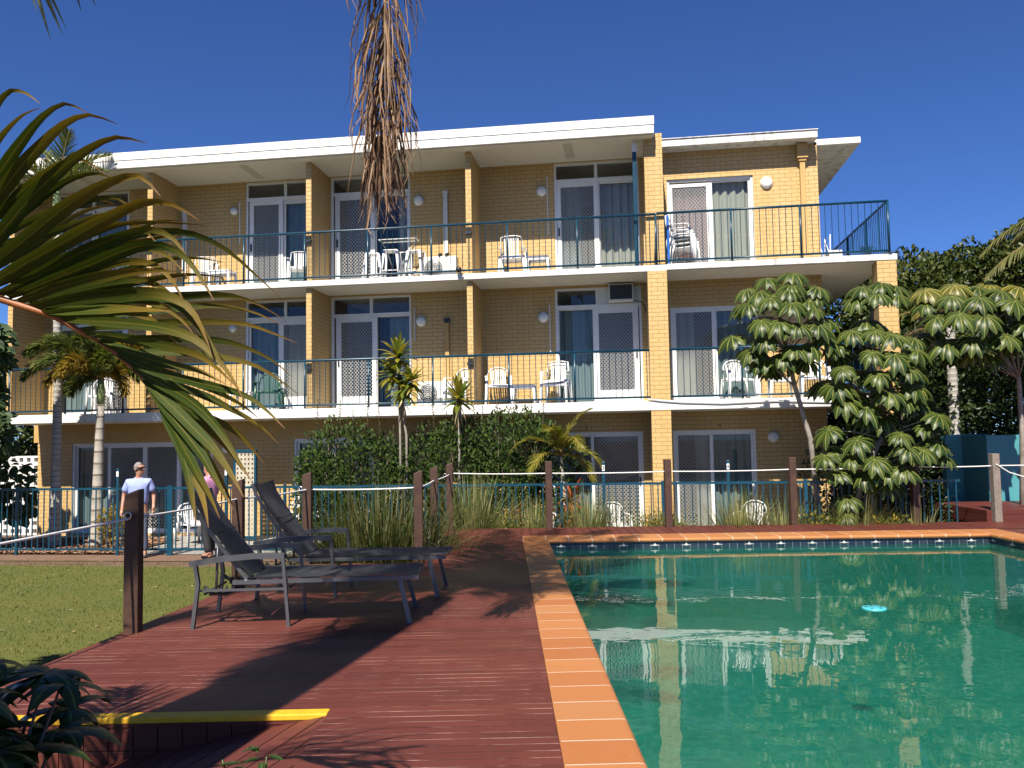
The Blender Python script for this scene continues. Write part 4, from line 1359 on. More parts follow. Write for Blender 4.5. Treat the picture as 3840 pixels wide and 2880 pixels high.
tree('broadleaf_tree', 'dark leafy tree seen under the corner balcony between house wall and corner pier', (6.3, 23.5, 0), (6.3, 23.5, 2.4),
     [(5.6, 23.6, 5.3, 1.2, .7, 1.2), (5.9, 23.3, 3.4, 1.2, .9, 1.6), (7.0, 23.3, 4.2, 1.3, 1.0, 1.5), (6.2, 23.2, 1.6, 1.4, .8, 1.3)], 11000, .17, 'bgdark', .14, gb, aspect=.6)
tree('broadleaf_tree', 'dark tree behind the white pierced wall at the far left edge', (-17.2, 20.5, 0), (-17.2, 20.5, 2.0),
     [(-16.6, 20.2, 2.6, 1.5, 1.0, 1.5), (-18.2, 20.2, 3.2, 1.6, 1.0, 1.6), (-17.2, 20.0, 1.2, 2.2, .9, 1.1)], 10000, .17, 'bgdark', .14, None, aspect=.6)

# hedge of glossy shrubs in front of the ground floor
def shrub(label, blobs, n, shoots, leaf=.078):
    base = (sum(b[0] for b in blobs) / len(blobs), blobs[0][1], 0)
    t = empty('glossy_shrub', base, label, 'shrub', group='glossy green shrubs in front of the ground floor')
    mb = MB()
    for b in blobs:
        for k in range(4):
            mb.tube([(b[0] + rnd.uniform(-.15, .15), b[1] + rnd.uniform(-.15, .15), 0), (b[0] + rnd.uniform(-.3, .3), b[1], b[2] * .6), (b[0] + rnd.uniform(-.5, .5) * b[3], b[1] + rnd.uniform(-.4, .4) * b[4], b[2] + b[5] * .6)], [.022, .016, .008], 5)
    P, u = crown_points(blobs, n, .72)
    D = u * .9 + unit(n) * .7 + np.array([0, 0, .5])
    N = u * .8 + unit(n) * .6 + np.array([0, -.3, .5])
    Ls = nrg.uniform(.7, 1.3, n) * leaf
    SP, SD, SN, SL = [], [], [], []
    for (x, y, z0, z1) in shoots:
        dx, dy = rnd.uniform(-.1, .1), rnd.uniform(-.05, .05)
        mb.tube([(x - dx, y - dy, z0 - .3), (x, y, z1)], [.008, .004], 5)
        k = int((z1 - z0 + .3) / .03)
        for i in range(k):
            z = z0 - .3 + i * .03
            f = i / k
            a = i * 2.4 + rnd.random()
            d = np.array([math.cos(a), math.sin(a), .55])
            SP.append([x - dx * (1 - f), y - dy * (1 - f), z])
            SD.append(d)
            SN.append([-d[0] * .5, -d[1] * .5, 1.0])
            SL.append(leaf * (1.1 - .4 * f))
    mb.build('stem', M['darkbark'], t)
    if SP:
        P = np.vstack([P, SP]); D = np.vstack([D, SD]); N = np.vstack([N, SN]); Ls = np.r_[Ls, SL]
    leaf_cloud('foliage', P, D, N, Ls, Ls * .52, M['hedge'], t)


shrub('glossy dark green shrub with upright shoots against the first slab, left end of the hedge',
      [(-5.55, 15.8, 1.55, .85, .5, .95), (-5.9, 15.65, 1.1, .6, .45, .7), (-5.0, 15.8, 1.2, .8, .55, 1.0), (-5.4, 15.7, .6, 1.0, .5, .6), (-6.15, 15.7, 1.6, .35, .3, .35)], 8500,
      [(-6.0, 15.6, 2.35, 2.95), (-5.55, 15.6, 2.45, 3.05), (-5.0, 15.6, 2.3, 2.95), (-4.8, 15.6, 2.2, 2.85), (-5.3, 15.6, 2.4, 2.7), (-5.75, 15.6, 2.3, 2.65), (-4.5, 15.6, 2.0, 2.4)])
shrub('glossy dark green shrub in the middle of the hedge, under the spiky yellow plant',
      [(-3.75, 15.85, 1.35, .85, .55, 1.0), (-4.35, 15.75, .95, .6, .5, .8), (-3.2, 15.8, 1.5, .75, .55, 1.0), (-3.6, 15.7, .6, 1.1, .5, .6)], 8000,
      [(-3.75, 15.6, 2.3, 3.0), (-3.45, 15.6, 2.3, 2.65), (-2.95, 15.6, 2.4, 2.8), (-4.05, 15.6, 2.0, 2.4)])
shrub('glossy dark green shrub at the right end of the hedge beside the small yellow palm',
      [(-2.25, 15.85, 1.65, .85, .55, 1.0), (-1.75, 15.85, 1.5, .8, .5, .95), (-2.5, 15.7, 1.0, .8, .5, .85), (-1.9, 15.8, .6, 1.0, .5, .6)], 8000,
      [(-2.5, 15.6, 2.5, 2.9), (-2.15, 15.6, 2.5, 2.95), (-1.85, 15.6, 2.5, 2.9), (-1.6, 15.6, 2.4, 2.85), (-2.75, 15.6, 2.4, 2.75)])

# umbrella trees --------------------------------------------------------------
M['umb'] = leafmat('umbrella_leaf', [(.020, .044, .007), (.030, .058, .009), (.044, .076, .011), (.070, .100, .015)], .30, .42, rib=((.25, .25, .06), .085), spec=.4)
M['umby'] = leafmat('umbrella_leaf_yellowed', [(.065, .085, .012), (.10, .105, .015), (.14, .12, .018)], .28, .4, rib=((.42, .36, .10), .075))


def umbrella(mb, c, r, tilt, nl=11, mat=0):
    """whorl of drooping leaflets around c"""
    c = V(c)
    ax = V(tilt).normalized()
    a0 = ax.orthogonal().normalized()
    b0 = ax.cross(a0)
    ph = rnd.random() * 6
    for k in range(nl):
        t = ph + 2 * PI * (k + rnd.uniform(-.15, .15)) / nl
        d = a0 * math.cos(t) + b0 * math.sin(t)
        L = r * rnd.uniform(.78, 1.14)
        dq = rnd.uniform(.75, 1.35)
        pts = []
        for i in range(6):
            s = i / 5
            dr = .02 + .24 * dq * s ** 1.6
            pts.append(c + d * L * (s * (1 - .26 * s)) + ax * (-L * dr * s + .12 * L * s * (1 - s)) + V((0, 0, -L * .15 * s * s)))
        w = r * .33 * rnd.uniform(.8, 1.15)
        mb.strip(pts, [w * .10, w * .52, w * .84, w * 1.02, w * .90, w * .16], d.cross(ax) + ax * rnd.uniform(-.25, .25), -.34, mat)


def umbrella_tree(label, base, mids, whorls, yellow=0.0, rs=1.4, yfirst=0):
    t = empty('umbrella_tree', base, label, 'tree', group='umbrella trees by the right end of the block')
    tr = MB()
    top = V(mids[-1])
    tr.tube([base] + list(mids), [.05] + [.045 - .02 * i / len(mids) for i in range(len(mids))], 8)
    lf = MB()
    for wi, (x, y, z, r) in enumerate(whorls):
        c = V((x, y, z))
        n0 = min([V(m) for m in mids], key=lambda q: (q - c).length + (0 if q.z < c.z else .6))
        tr.tube([n0, (n0 + c) / 2 + V((0, 0, .03)), c], [.012, .008, .006], 5)
        out = (c - V((top.x, top.y, c.z)))
        umbrella(lf, c, r * rs, V((out.x * .4, out.y * .4 - .42, 1.0)), rnd.choice((10, 11, 12, 13)), 1 if wi < yfirst or rnd.random() < yellow else 0)
    tr.build('trunk', M['bark'], t)
    lf.build('crown', [M['umb'], M['umby']], t)
    return t


def whorl_field(cx, cy, cz, rx, rz, n, r0):
    out = []
    tries = 0
    while len(out) < n and tries < 4000:
        tries += 1
        x, z = rnd.uniform(-1, 1), rnd.uniform(-1, 1)
        if x * x + z * z > 1: continue
        y = -math.sqrt(max(0, 1 - x * x - z * z)) * .75 if rnd.random() < .72 else rnd.uniform(-.2, .7)
        p = (cx + x * rx, cy + y * rx, cz + z * rz, r0 * rnd.uniform(.85, 1.15))
        if any((p[0] - q[0]) ** 2 + (p[2] - q[2]) ** 2 + .5 * (p[1] - q[1]) ** 2 < (r0 * .92) ** 2 for q in out): continue
        out.append(p)
    return out


wA = [(2.42, 15.0, 4.80, .27), (2.86, 14.95, 4.86, .28), (2.08, 15.0, 4.62, .27), (2.80, 14.8, 4.64, .29), (3.25, 14.95, 4.60, .28), (2.45, 14.7, 4.44, .30), (3.05, 14.75, 4.34, .29), (2.0, 14.85, 4.35, .25)] + whorl_field(2.62, 15.1, 3.95, .85, .75, 34, .27)
umbrella_tree('umbrella tree with round crown on a thin leaning trunk before the middle balcony', (3.25, 15.35, 0), [(3.1, 15.3, 2.0), (2.86, 15.2, 2.9), (2.72, 15.1, 3.5), (2.6, 15.1, 4.3)], wA)
wB = [(3.95, 14.8, 4.55, .25), (4.25, 14.8, 4.60, .26), (4.52, 14.9, 4.55, .25), (4.15, 14.7, 4.42, .27), (3.85, 14.8, 4.36, .26), (4.5, 14.75, 4.38, .27), (4.35, 15.0, 4.5, .26)] + whorl_field(4.12, 15.0, 3.15, .82, .85, 36, .28)
umbrella_tree('tallest umbrella tree with bright green top whorls, standing in front of the corner pier', (4.15, 15.35, 0), [(4.1, 15.3, 1.2), (4.2, 15.3, 2.4), (4.1, 15.2, 3.3), (4.2, 15.2, 4.2)], wB)
wY = [(5.15, 15.4, 4.55, .31), (5.62, 15.35, 4.60, .33), (6.25, 15.5, 4.62, .30), (6.72, 15.5, 4.55, .33)]
wC = whorl_field(5.9, 15.5, 3.95, 1.0, .62, 34, .29)
ct = umbrella_tree('umbrella tree with yellowish topmost whorls, right of the corner pier', (6.75, 16.0, 0), [(6.85, 16.0, 2.0), (6.8, 15.9, 3.0), (6.3, 15.8, 3.8), (5.8, 15.8, 4.1)], wY + wC, .1, yfirst=4)
wD = whorl_field(4.25, 15.0, 1.75, .95, .62, 26, .25) + [(3.35, 14.55, 1.45, .25), (3.5, 14.6, 1.0, .24), (3.15, 14.5, 1.72, .24), (5.0, 14.7, 1.9, .27), (5.0, 14.6, 2.35, .27), (3.25, 14.6, 2.15, .27), (3.45, 14.5, .75, .22)]
umbrella_tree('low young umbrella plant behind the rope posts, under the tallest umbrella tree', (3.7, 15.1, 0), [(3.7, 15.05, .7), (3.9, 15.0, 1.4), (4.2, 15.0, 2.0)], wD)
shr = tree('broadleaf_tree', 'dark leafy undergrowth bush filling the shade beneath the tallest umbrella tree', (4.5, 16.3, 0), (4.5, 16.3, .8),
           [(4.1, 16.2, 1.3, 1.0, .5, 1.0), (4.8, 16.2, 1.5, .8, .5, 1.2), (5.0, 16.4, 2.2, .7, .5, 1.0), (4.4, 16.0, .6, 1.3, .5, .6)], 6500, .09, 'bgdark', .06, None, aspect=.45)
shr['category'] = 'bush'

# palms ----------------------------------------------------------------------
M['palmtrunk'] = None


def trunkmat(name, c, ring, rough=.85, sc=14.0):
    g = G(name)
    o = g.obj()
    z = g.sep(o)[2]
    f = g.noise(o, 5, 5, .7)
    w = g.math('SINE', g.math('MULTIPLY', g.math('ADD', z, g.math('MULTIPLY', f, .05)), sc * 2 * PI))
    cc = g.mix(g.ramp(w, [(.75, 0.0), (.97, 1.0)]), c, ring)
    cc = g.mix(g.ramp(f, [(.4, 0.0), (.75, .6)]), cc, tuple(x * .55 for x in c))
    return g.done(g.bsdf(cc, rough, 0.0, .2, g.bump(w, .3, .01)))


M['palmtrunk'] = trunkmat('ringed_palm_trunk', (.40, .38, .34), (.20, .18, .15), sc=9)
M['palmsmooth'] = trunkmat('smooth_palm_trunk', (.40, .36, .30), (.12, .10, .08), sc=4.2)
M['crownshaft'] = pm('pale_green_crownshaft', (.24, .30, .12), .5, var=(6, .15))
M['rachis'] = pm('frond_stalk', (.28, .17, .05), .5, var=(9, .25))
M['foxtail'] = leafmat('foxtail_leaflet', [(.045, .08, .016), (.08, .115, .02), (.13, .15, .03), (.20, .19, .05)], .38, .45)
M['foxgold'] = leafmat('golden_leaflet', [(.28, .20, .03), (.38, .26, .045), (.24, .19, .03), (.34, .21, .035)], .45, .45)
M['coconut'] = leafmat('coconut_leaflet', [(.07, .10, .02), (.12, .13, .03), (.19, .18, .06), (.10, .11, .03)], .35, .4, rib=((.28, .26, .10), .1))
M['dryfrond'] = leafmat('dry_leaflet', [(.30, .22, .13), (.22, .15, .085), (.38, .29, .18)], .3, .6)


def curve_pts(p0, d0, L, droop, n=12, side=0.0):
    """frond axis: starts along d0 and bends down"""
    p, d = V(p0), V(d0).normalized()
    out = [p.copy()]
    for i in range(n):
        d = (d + V((0, 0, -droop / n * (0.5 + i / n)))).normalized()
        p = p + d * (L / n)
        out.append(p.copy())
    return out


def frond(parent, axis, nl, LL, lw, mat, plume=0, droop=.35, lift=.25, ang=1.0, segs=4, seedw=.15, r0=.018, name='frond', cols=None, bare=.12):
    ax = [V(p) for p in axis]
    mb = MB()
    n = len(ax)
    mb.tube(ax, [r0 * (1 - .85 * i / (n - 1)) for i in range(n)], 6, mat=0)
    for k in range(nl):
        f = bare + (1 - bare) * (k + .5) / nl
        x = f * (n - 1)
        i = min(int(x), n - 2)
        t = x - i
        p = ax[i].lerp(ax[i + 1], t)
        d = (ax[i + 1] - ax[i]).normalized()
        s0 = d.cross(V((0, 0, 1)))
        s0 = s0.normalized() if s0.length > .05 else d.orthogonal().normalized()
        up = s0.cross(d).normalized()
        env = math.sin(PI * min(1, (.18 + .80 * f))) ** .6 if not plume else (math.sin(PI * (.12 + .83 * f))) ** .5
        angs = (0, PI) if not plume else [rnd.uniform(0, 2 * PI) for _ in range(plume)]
        for a in angs:
            if plume: out = s0 * math.cos(a) + up * math.sin(a)
            else: out = (s0 * math.cos(a) + up * lift)
            out = (out + V((rnd.gauss(0, seedw), rnd.gauss(0, seedw), rnd.gauss(0, seedw)))).normalized()
            dd = (out * math.sin(ang) + d * math.cos(ang) * (1 + f * .6)).normalized()
            L = LL * env * rnd.uniform(.85, 1.1)
            pts = [p]
            q, e = p.copy(), dd.copy()
            for j in range(segs):
                e = (e + V((0, 0, -droop / segs * (.4 + j / segs * 1.2)))).normalized()
                q = q + e * (L / segs)
                pts.append(q.copy())
            ws = [lw * .5] + [lw * (1 - .75 * (j / segs) ** 1.6) for j in range(1, segs)] + [lw * .08]
            mb.strip(pts, ws, d if not plume else e.cross(out if abs(e.dot(out)) < .95 else up), .3, 1)
    return mb.build(name, [M['rachis'], mat], parent)


def palm_trunk(parent, pts, rs, mat='palmtrunk'):
    mb = MB()
    # resample finely so rings read
    P, Q = [], []
    for i in range(len(pts) - 1):
        for k in range(6):
            t = k / 6
            P.append(V(pts[i]).lerp(V(pts[i + 1]), t))
            Q.append(rs[i] + (rs[i + 1] - rs[i]) * t)
    P.append(V(pts[-1])); Q.append(rs[-1])
    mb.tube(P, Q, 14)
    return mb.build('trunk', M[mat], parent)


# two foxtail palms before the left bays, a taller palm behind the big frond
def foxtail(label, base, top, rs, fr, gold, mat):
    t = empty('foxtail_palm', base, label, 'palm', group='palms in the mulch bed')
    b, p = V(base), V(top)
    palm_trunk(t, [b, b + V((.02, 0, .35)), b.lerp(p, .5), p], rs, mat)
    cs = MB()
    cs.tube([p, p + V((.0, 0, .25)), p + V((0, 0, .6))], [rs[-1] * 1.0, rs[-1] * 1.15, rs[-1] * .6], 12)
    cs.build('crownshaft', M['crownshaft'], t)
    for (az, el, L, dr, g) in fr:
        d = V((math.cos(R(az)) * math.cos(R(el)), math.sin(R(az)) * math.cos(R(el)), math.sin(R(el))))
        ax = curve_pts(p + V((0, 0, .5)), d, L, dr, 10)
        frond(t, ax, int(L * 40), .29, .040, M['foxgold'] if g else M['foxtail'], plume=6, droop=.5, ang=1.05, segs=3)
    return t


tp = empty('tall_palm', (-11.88, 16.05, .03), 'tall palm with pale ringed trunk, its crown reaching the roof behind the near frond', 'palm', group='palms in the mulch bed')
palm_trunk(tp, [(-11.88, 16.05, .03), (-11.87, 16.05, .4), (-11.86, 16.05, 3.2), (-11.95, 16.05, 6.6)], [.15, .105, .085, .07])
mb = MB()
mb.tube([(-11.95, 16.05, 6.6), (-11.96, 16.05, 7.3), (-11.93, 16.05, 7.9)], [.085, .08, .035], 12)
mb.build('crownshaft', M['crownshaft'], tp)
for az, el, L, dr in ((-8, 42, 1.3, 1.2), (35, 60, 1.4, 1.0), (185, 50, 1.5, 1.3), (150, 65, 1.4, .9), (-65, 35, 1.2, 1.6), (-110, 45, 1.3, 1.5), (230, 30, 1.5, 1.6), (90, 60, 1.4, 1.0), (-30, 75, 1.3, .7), (200, 15, 1.3, 1.5)):
    d = V((math.cos(R(az)) * math.cos(R(el)), math.sin(R(az)) * math.cos(R(el)), math.sin(R(el))))
    frond(tp, curve_pts((-11.94, 16.05, 7.5), d, L, dr, 10), 44, .46, .03, M['foxtail'], lift=.5, droop=.15, ang=.9, segs=3)
foxtail('foxtail palm with smooth tan trunk and green and gold plumes behind the blue fence', (-10.92, 16.0, .03), (-10.86, 16.02, 2.95), [.165, .12, .10, .075],
        [(255, 62, 1.25, 3.0, 1), (205, 55, 1.3, 2.9, 1), (330, 45, 1.3, 3.0, 1), (178, 62, 2.1, 2.2, 0), (190, 50, 1.9, 2.2, 0), (222, 66, 1.8, 2.5, 0), (280, 72, 1.6, 2.6, 0), (310, 60, 1.5, 2.6, 0), (5, 66, 1.7, 2.4, 0), (345, 70, 1.5, 2.4, 1), (195, 70, 1.5, 1.9, 0), (160, 40, 1.4, 2.2, 0), (20, 62, 1.4, 2.2, 0), (60, 65, 1.4, 1.8, 0), (120, 60, 1.4, 1.8, 0), (300, 60, 1.2, 2.4, 0), (350, 50, 1.2, 2.4, 0), (240, 25, .8, 2.4, 0)], 1, 'palmsmooth')

# coconut palm leaning in from the right edge
cpalm = empty('coconut_palm', (9.3, 15.9, 0), 'coconut palm at the right edge, only its long drooping yellow green frond in view', 'palm')
palm_trunk(cpalm, [(9.3, 15.9, 0), (9.2, 15.9, 3), (9.0, 15.8, 5.75)], [.2, .15, .13])
for az, el, L, dr in ((186, 4, 3.1, 1.0), (172, 25, 2.9, 1.5), (150, 30, 2.2, 1.4), (210, 42, 2.0, 1.2), (60, 40, 2.4, 1.5), (-20, 40, 2.4, 1.5), (110, 50, 2.2, 1.2), (260, 30, 2.0, 1.8)):
    d = V((math.cos(R(az)) * math.cos(R(el)), math.sin(R(az)) * math.cos(R(el)), math.sin(R(el))))
    frond(cpalm, curve_pts((9.0, 15.8, 5.75), d, L, dr, 14), 76, .66, .036, M['coconut'], lift=.1, droop=1.0, ang=.9, segs=4, seedw=.06)
# dry-leaved palm behind the corner pier
dp = empty('fan_palm', (6.45, 18.0, 0), 'small palm with dry brownish fronds behind the corner pier', 'palm')
palm_trunk(dp, [(6.45, 18.0, 0), (6.45, 18.0, 4.2)], [.11, .09])
for az, el, L, dr in ((200, 40, 1.6, 1.8), (-20, 45, 1.6, 1.6), (240, 50, 1.5, 1.6), (-70, 55, 1.5, 1.9), (170, 10, 1.5, 1.6), (-40, 15, 1.5, 1.7), (60, 50, 1.4, 1.5)):
    d = V((math.cos(R(az)) * math.cos(R(el)), math.sin(R(az)) * math.cos(R(el)), math.sin(R(el))))
    frond(dp, curve_pts((6.45, 18.0, 4.2), d, L, dr, 10), 34, .5, .02, M['dryfrond'] if rnd.random() < .5 else M['coconut'], lift=.2, droop=.8, ang=.8, segs=3)
# side-garden palm seen through the balcony rails
sp = empty('fan_palm', (5.9, 21.2, 0), 'spiky palm tips showing through the side railing of the top balcony', 'palm')
palm_trunk(sp, [(5.9, 21.2, 0), (5.9, 21.2, 5.7)], [.11, .08])
for az, el in ((180, 60), (240, 70), (0, 65), (300, 55), (120, 60), (60, 60)):
    d = V((math.cos(R(az)) * math.cos(R(el)), math.sin(R(az)) * math.cos(R(el)), math.sin(R(el))))
    frond(sp, curve_pts((5.9, 21.2, 5.7), d, .9, .9, 8), 22, .45, .02, M['foxtail'], lift=.4, droop=.2, ang=.7, segs=3)

M['yellowleaf'] = leafmat('yellow_palm_leaflet', [(.13, .15, .02), (.19, .19, .025), (.25, .21, .03), (.16, .14, .025)], .4, .4)
# small yellow palm at the hedge's end
yp = empty('small_palm', (-1.25, 15.55, 0), 'small yellow green palm with arching fronds between hedge and screen door 3', 'palm')
palm_trunk(yp, [(-1.2, 15.55, 0), (-1.24, 15.55, 1.0), (-1.3, 15.55, 1.75)], [.05, .04, .03], 'palmsmooth')
for az, el, L, dr, g in ((195, 55, 1.15, 2.4, 0), (-15, 40, 1.05, 2.8, 0), (-60, 60, 1.1, 2.6, 0), (255, 70, 1.0, 2.2, 0), (100, 60, 1.0, 2.0, 0), (-30, 20, .95, 2.6, 1), (225, 30, .9, 2.4, 0), (10, 75, 1.1, 1.6, 1)):
    d = V((math.cos(R(az)) * math.cos(R(el)), math.sin(R(az)) * math.cos(R(el)), math.sin(R(el))))
    frond(yp, curve_pts((-1.3, 15.55, 1.75), d, L, dr, 10), 44, .30, .034, M['yellowleaf'], lift=.3, droop=.7, ang=.9, segs=3)

# spiky yellow-edged plants -------------------------------------------------------
M['spike'] = leafmat('strap_leaf', [(.07, .12, .018), (.13, .17, .022), (.32, .27, .035), (.42, .33, .05)], .4, .35)
M['strawleaf'] = leafmat('straw_leaf', [(.36, .27, .16), (.46, .36, .22)], .3, .7)


def rosette(mb, c, n, L, w, el0, el1, droop, mat=0):
    for k in range(n):
        f = k / n
        az = k * 2.4 + rnd.uniform(-.3, .3)
        el = el0 + (el1 - el0) * f + rnd.uniform(-.12, .12)
        d = V((math.cos(az) * math.cos(el), math.sin(az) * math.cos(el), math.sin(el)))
        pts = curve_pts(V(c) + V((0, 0, .12 * f)), d, L * rnd.uniform(.8, 1.1), droop * (1.1 - f * .5), 5)
        mb.strip(pts, [w * .45, w * .85, w, w * .9, w * .6, w * .06], V((-math.sin(az), math.cos(az), 0)), .3, mat)


dr = empty('dracaena', (-4.28, 15.55, 0), 'tall dracaena with stacked tufts of yellow and green leaves on pale stems above the hedge', 'plant')
mb = MB()
mb.tube([(-4.34, 15.55, 0), (-4.35, 15.55, 2.2), (-4.36, 15.5, 3.4)], [.028, .024, .02], 7)
mb.tube([(-4.22, 15.55, 0), (-4.22, 15.52, 2.2), (-4.3, 15.5, 2.7), (-4.25, 15.45, 3.1)], [.028, .024, .02, .018], 7)
mb.build('stem', M['bark'], dr)
mb = MB()
rosette(mb, (-4.36, 15.5, 3.62), 40, .44, .105, -.35, 1.4, 1.1)
rosette(mb, (-4.45, 15.45, 3.28), 30, .42, .10, -.5, 1.0, 1.3)
rosette(mb, (-4.24, 15.42, 3.0), 36, .42, .10, -.6, 1.2, 1.3)
rosette(mb, (-4.1, 15.45, 3.15), 26, .40, .10, -.5, 1.2, 1.2)
mb.build('leaves', M['spike'], dr)
mb = MB()
rosette(mb, (-4.3, 15.5, 2.75), 22, .36, .035, -1.3, -.7, 1.6)
mb.build('dead_leaves', M['strawleaf'], dr)
co2 = empty('cordyline', (-3.2, 15.5, 0), 'single spiky green rosette on a thin stem with straw coloured skirt, above the hedge', 'plant')
mb = MB()
mb.tube([(-3.2, 15.5, 0), (-3.2, 15.5, 1.8), (-3.18, 15.45, 2.75)], [.028, .024, .02], 7)
mb.build('stem', M['bark'], co2)
mb = MB()
rosette(mb, (-3.18, 15.45, 2.8), 34, .46, .095, -.25, 1.45, .9)
mb.build('leaves', M['spike'], co2)
mb = MB()
rosette(mb, (-3.18, 15.45, 2.68), 16, .4, .035, -1.3, -.8, 1.5)
mb.build('dead_leaves', M['strawleaf'], co2)

# ornamental grasses ------------------------------------------------------------
M['tuft'] = leafmat('grass_tuft_blade', [(.10, .14, .03), (.17, .20, .05), (.30, .29, .11), (.40, .36, .18)], .35, .5)
M['tuftshade'] = leafmat('shade_toned_grass_blade', [(.022, .040, .008), (.040, .060, .011), (.075, .085, .020), (.20, .17, .07)], .3, .45)  # palm-crown shade on the big clumps is put into these darker blade colours


def grass(label, c, n, L, spread, mat, w=.009, group='ornamental grass clumps along the fence', rx=.15):
    t = MB()
    for k in range(n):
        az = rnd.uniform(0, 2 * PI)
        lean = abs(rnd.gauss(0, .5)) * spread
        d = V((math.cos(az) * lean, math.sin(az) * lean, 1)).normalized()
        rr = rnd.random() ** .5
        p = V(c) + V((math.cos(az) * rr * rx, math.sin(az) * rr * rx * .7, 0))
        pts = curve_pts(p, d, L * rnd.uniform(.55, 1.15), rnd.uniform(.4, 1.8) * (.4 + lean), 6)
        ws = w * rnd.uniform(.7, 1.3)
        t.strip(pts, [ws * .8, ws, ws, ws * .9, ws * .7, ws * .45, ws * .08], V((-math.sin(az), math.cos(az), .2)), .4)
    return tag(t.build('ornamental_grass', M[mat], origin=c), label, 'grass clump', group)


bedz = .02
big1 = PW(-1.75, 11.9, 0)
grass('big dark lush clump of long arching grass in the bed behind the far sun lounger', (big1.x, big1.y, 0), 2400, 1.45, 2.1, 'tuftshade', .016, None, .7)
b2_ = PW(-2.1, 11.3, 0)
grass('lower shaggy clump of arching grass spilling over the deck edge beside the big clump', (b2_.x + .2, b2_.y, 0), 1100, 1.15, 2.2, 'tuftshade', .014, None, .7)
b3_ = PW(-1.45, 11.3, 0)
grass('dark grass tuft at the foot of the dark rope post, right of the big clump', (b3_.x + .25, b3_.y, 0), 900, 1.1, 2.2, 'tuftshade', .014, None, .5)
gl = ['tall pale grass clump left of the rope post nearest the pool corner, with upright blades', 'short grass tuft close behind the rope post at the pool corner', 'wide grass clump in front of the white chair at screen door 3', 'sparse grass tuft just left of the rope post before the brick pier',
      'small grass tuft just right of the rope post before the brick pier', 'broad pale grass clump in front of screen door 4', 'grass tuft left of the fourth rope post, beside the umbrella plant', 'low spreading grass clump under the umbrella plant', 'small grass tuft at the foot of the last brown rope post']
gx = [(-2.75, 14.35, 1.05, 330, .55), (-1.75, 14.5, .7, 220, .7), (-.75, 14.6, .85, 380, .9), (.15, 14.6, .6, 160, .9), (.75, 14.6, .6, 160, 1.0), (1.75, 14.6, .75, 420, .9), (2.5, 14.7, .7, 220, .9), (3.65, 14.65, .7, 420, 1.2), (4.6, 14.7, .55, 200, 1.1)]
for lb, (x, y, L, n, s_) in zip(gl, gx): grass(lb, (x, y, .05), int(n * 1.7), L + .34, s_ * 1.25, 'tuft', .011, rx=.26)
# low leafy plants in the planter strip
M['flowerleaf'] = leafmat('low_plant_leaf', [(.06, .10, .015), (.12, .15, .02), (.20, .19, .04), (.40, .28, .03)], .35, .4)
for lb, x, n in (('low yellow flowering plant between grass clumps behind the pool corner', -2.2, 500), ('low green plant with yellow flecks before the brick pier', .45, 450), ('low bushy green plant beside the last brown rope post', 4.2, 900), ('low leafy plant left of the umbrella plant', 3.0, 500)):
    P, u = crown_points([(x, 14.7, .45, .45, .22, .32)], n, .3)
    Ls = nrg.uniform(.04, .085, n)
    lp = empty('low_plant', (x, 14.7, 0), lb, 'plant', group='low plants in the planter strip')
    leaf_cloud('foliage', P, u + unit(n) * .6 + np.array([0, 0, .4]), u + np.array([0, 0, .6]), Ls, Ls * .5, M['flowerleaf'], lp)
    mb = MB()
    for k in range(6): mb.tube([(x + rnd.uniform(-.1, .1), 14.7, 0), (x + rnd.uniform(-.35, .35), 14.7 + rnd.uniform(-.15, .15), .6)], [.008, .003], 5)
    mb.build('stem', M['darkbark'], lp)
M['brom'] = leafmat('bromeliad_leaf', [(.30, .05, .02), (.36, .12, .03), (.30, .24, .05)], .35, .35)
mb = MB()
rosette(mb, (-1.1, 15.2, .9), 30, .42, .06, -.2, 1.2, 1.2)
rosette(mb, (-1.1, 15.2, .6), 30, .42, .06, -.6, .8, 1.2)
mb.tube([(-1.1, 15.2, 0), (-1.1, 15.2, .9)], .03, 6)
tag(mb.build('bromeliad', M['brom'], origin=(-1.1, 15.2, 0)), 'reddish strap leaved plant below the small yellow palm behind the fence', 'plant')
mb = MB()
rosette(mb, (-2.1, 15.25, .62), 20, .26, .05, -.2, 1.2, .8)
mb.tube([(-2.1, 15.25, 0), (-2.1, 15.25, .65)], .02, 6)
tag(mb.build('bromeliad', M['brom'], origin=(-2.1, 15.25, 0)), 'small red rosette plant in front of the hedge behind the fence', 'plant')
# small shrub with pale flowers by the gate and yellow-leaved croton by the palm
for lb, x, y, z, n, mt in (('small green and white flowering shrub on the terrace left of the hedge', -6.35, 15.6, .45, 420, 'flowerleaf'), ('yellow leaved croton beside the right foxtail trunk', -10.35, 15.7, .5, 420, 'foxgold')):
    P, u = crown_points([(x, y, z, .3, .25, .4)], n, .3)
    Ls = nrg.uniform(.05, .1, n)
    s_ = empty('small_shrub', (x, y, 0), lb, 'shrub')
    leaf_cloud('foliage', P, u + unit(n) * .6 + np.array([0, 0, .4]), u + np.array([0, 0, .6]), Ls, Ls * .5, M[mt], s_)
    mb = MB()
    for k in range(4): mb.tube([(x, y, 0), (x + rnd.uniform(-.2, .2), y + rnd.uniform(-.15, .15), z + .2)], [.012, .005], 5)
    mb.build('stem', M['darkbark'], s_)

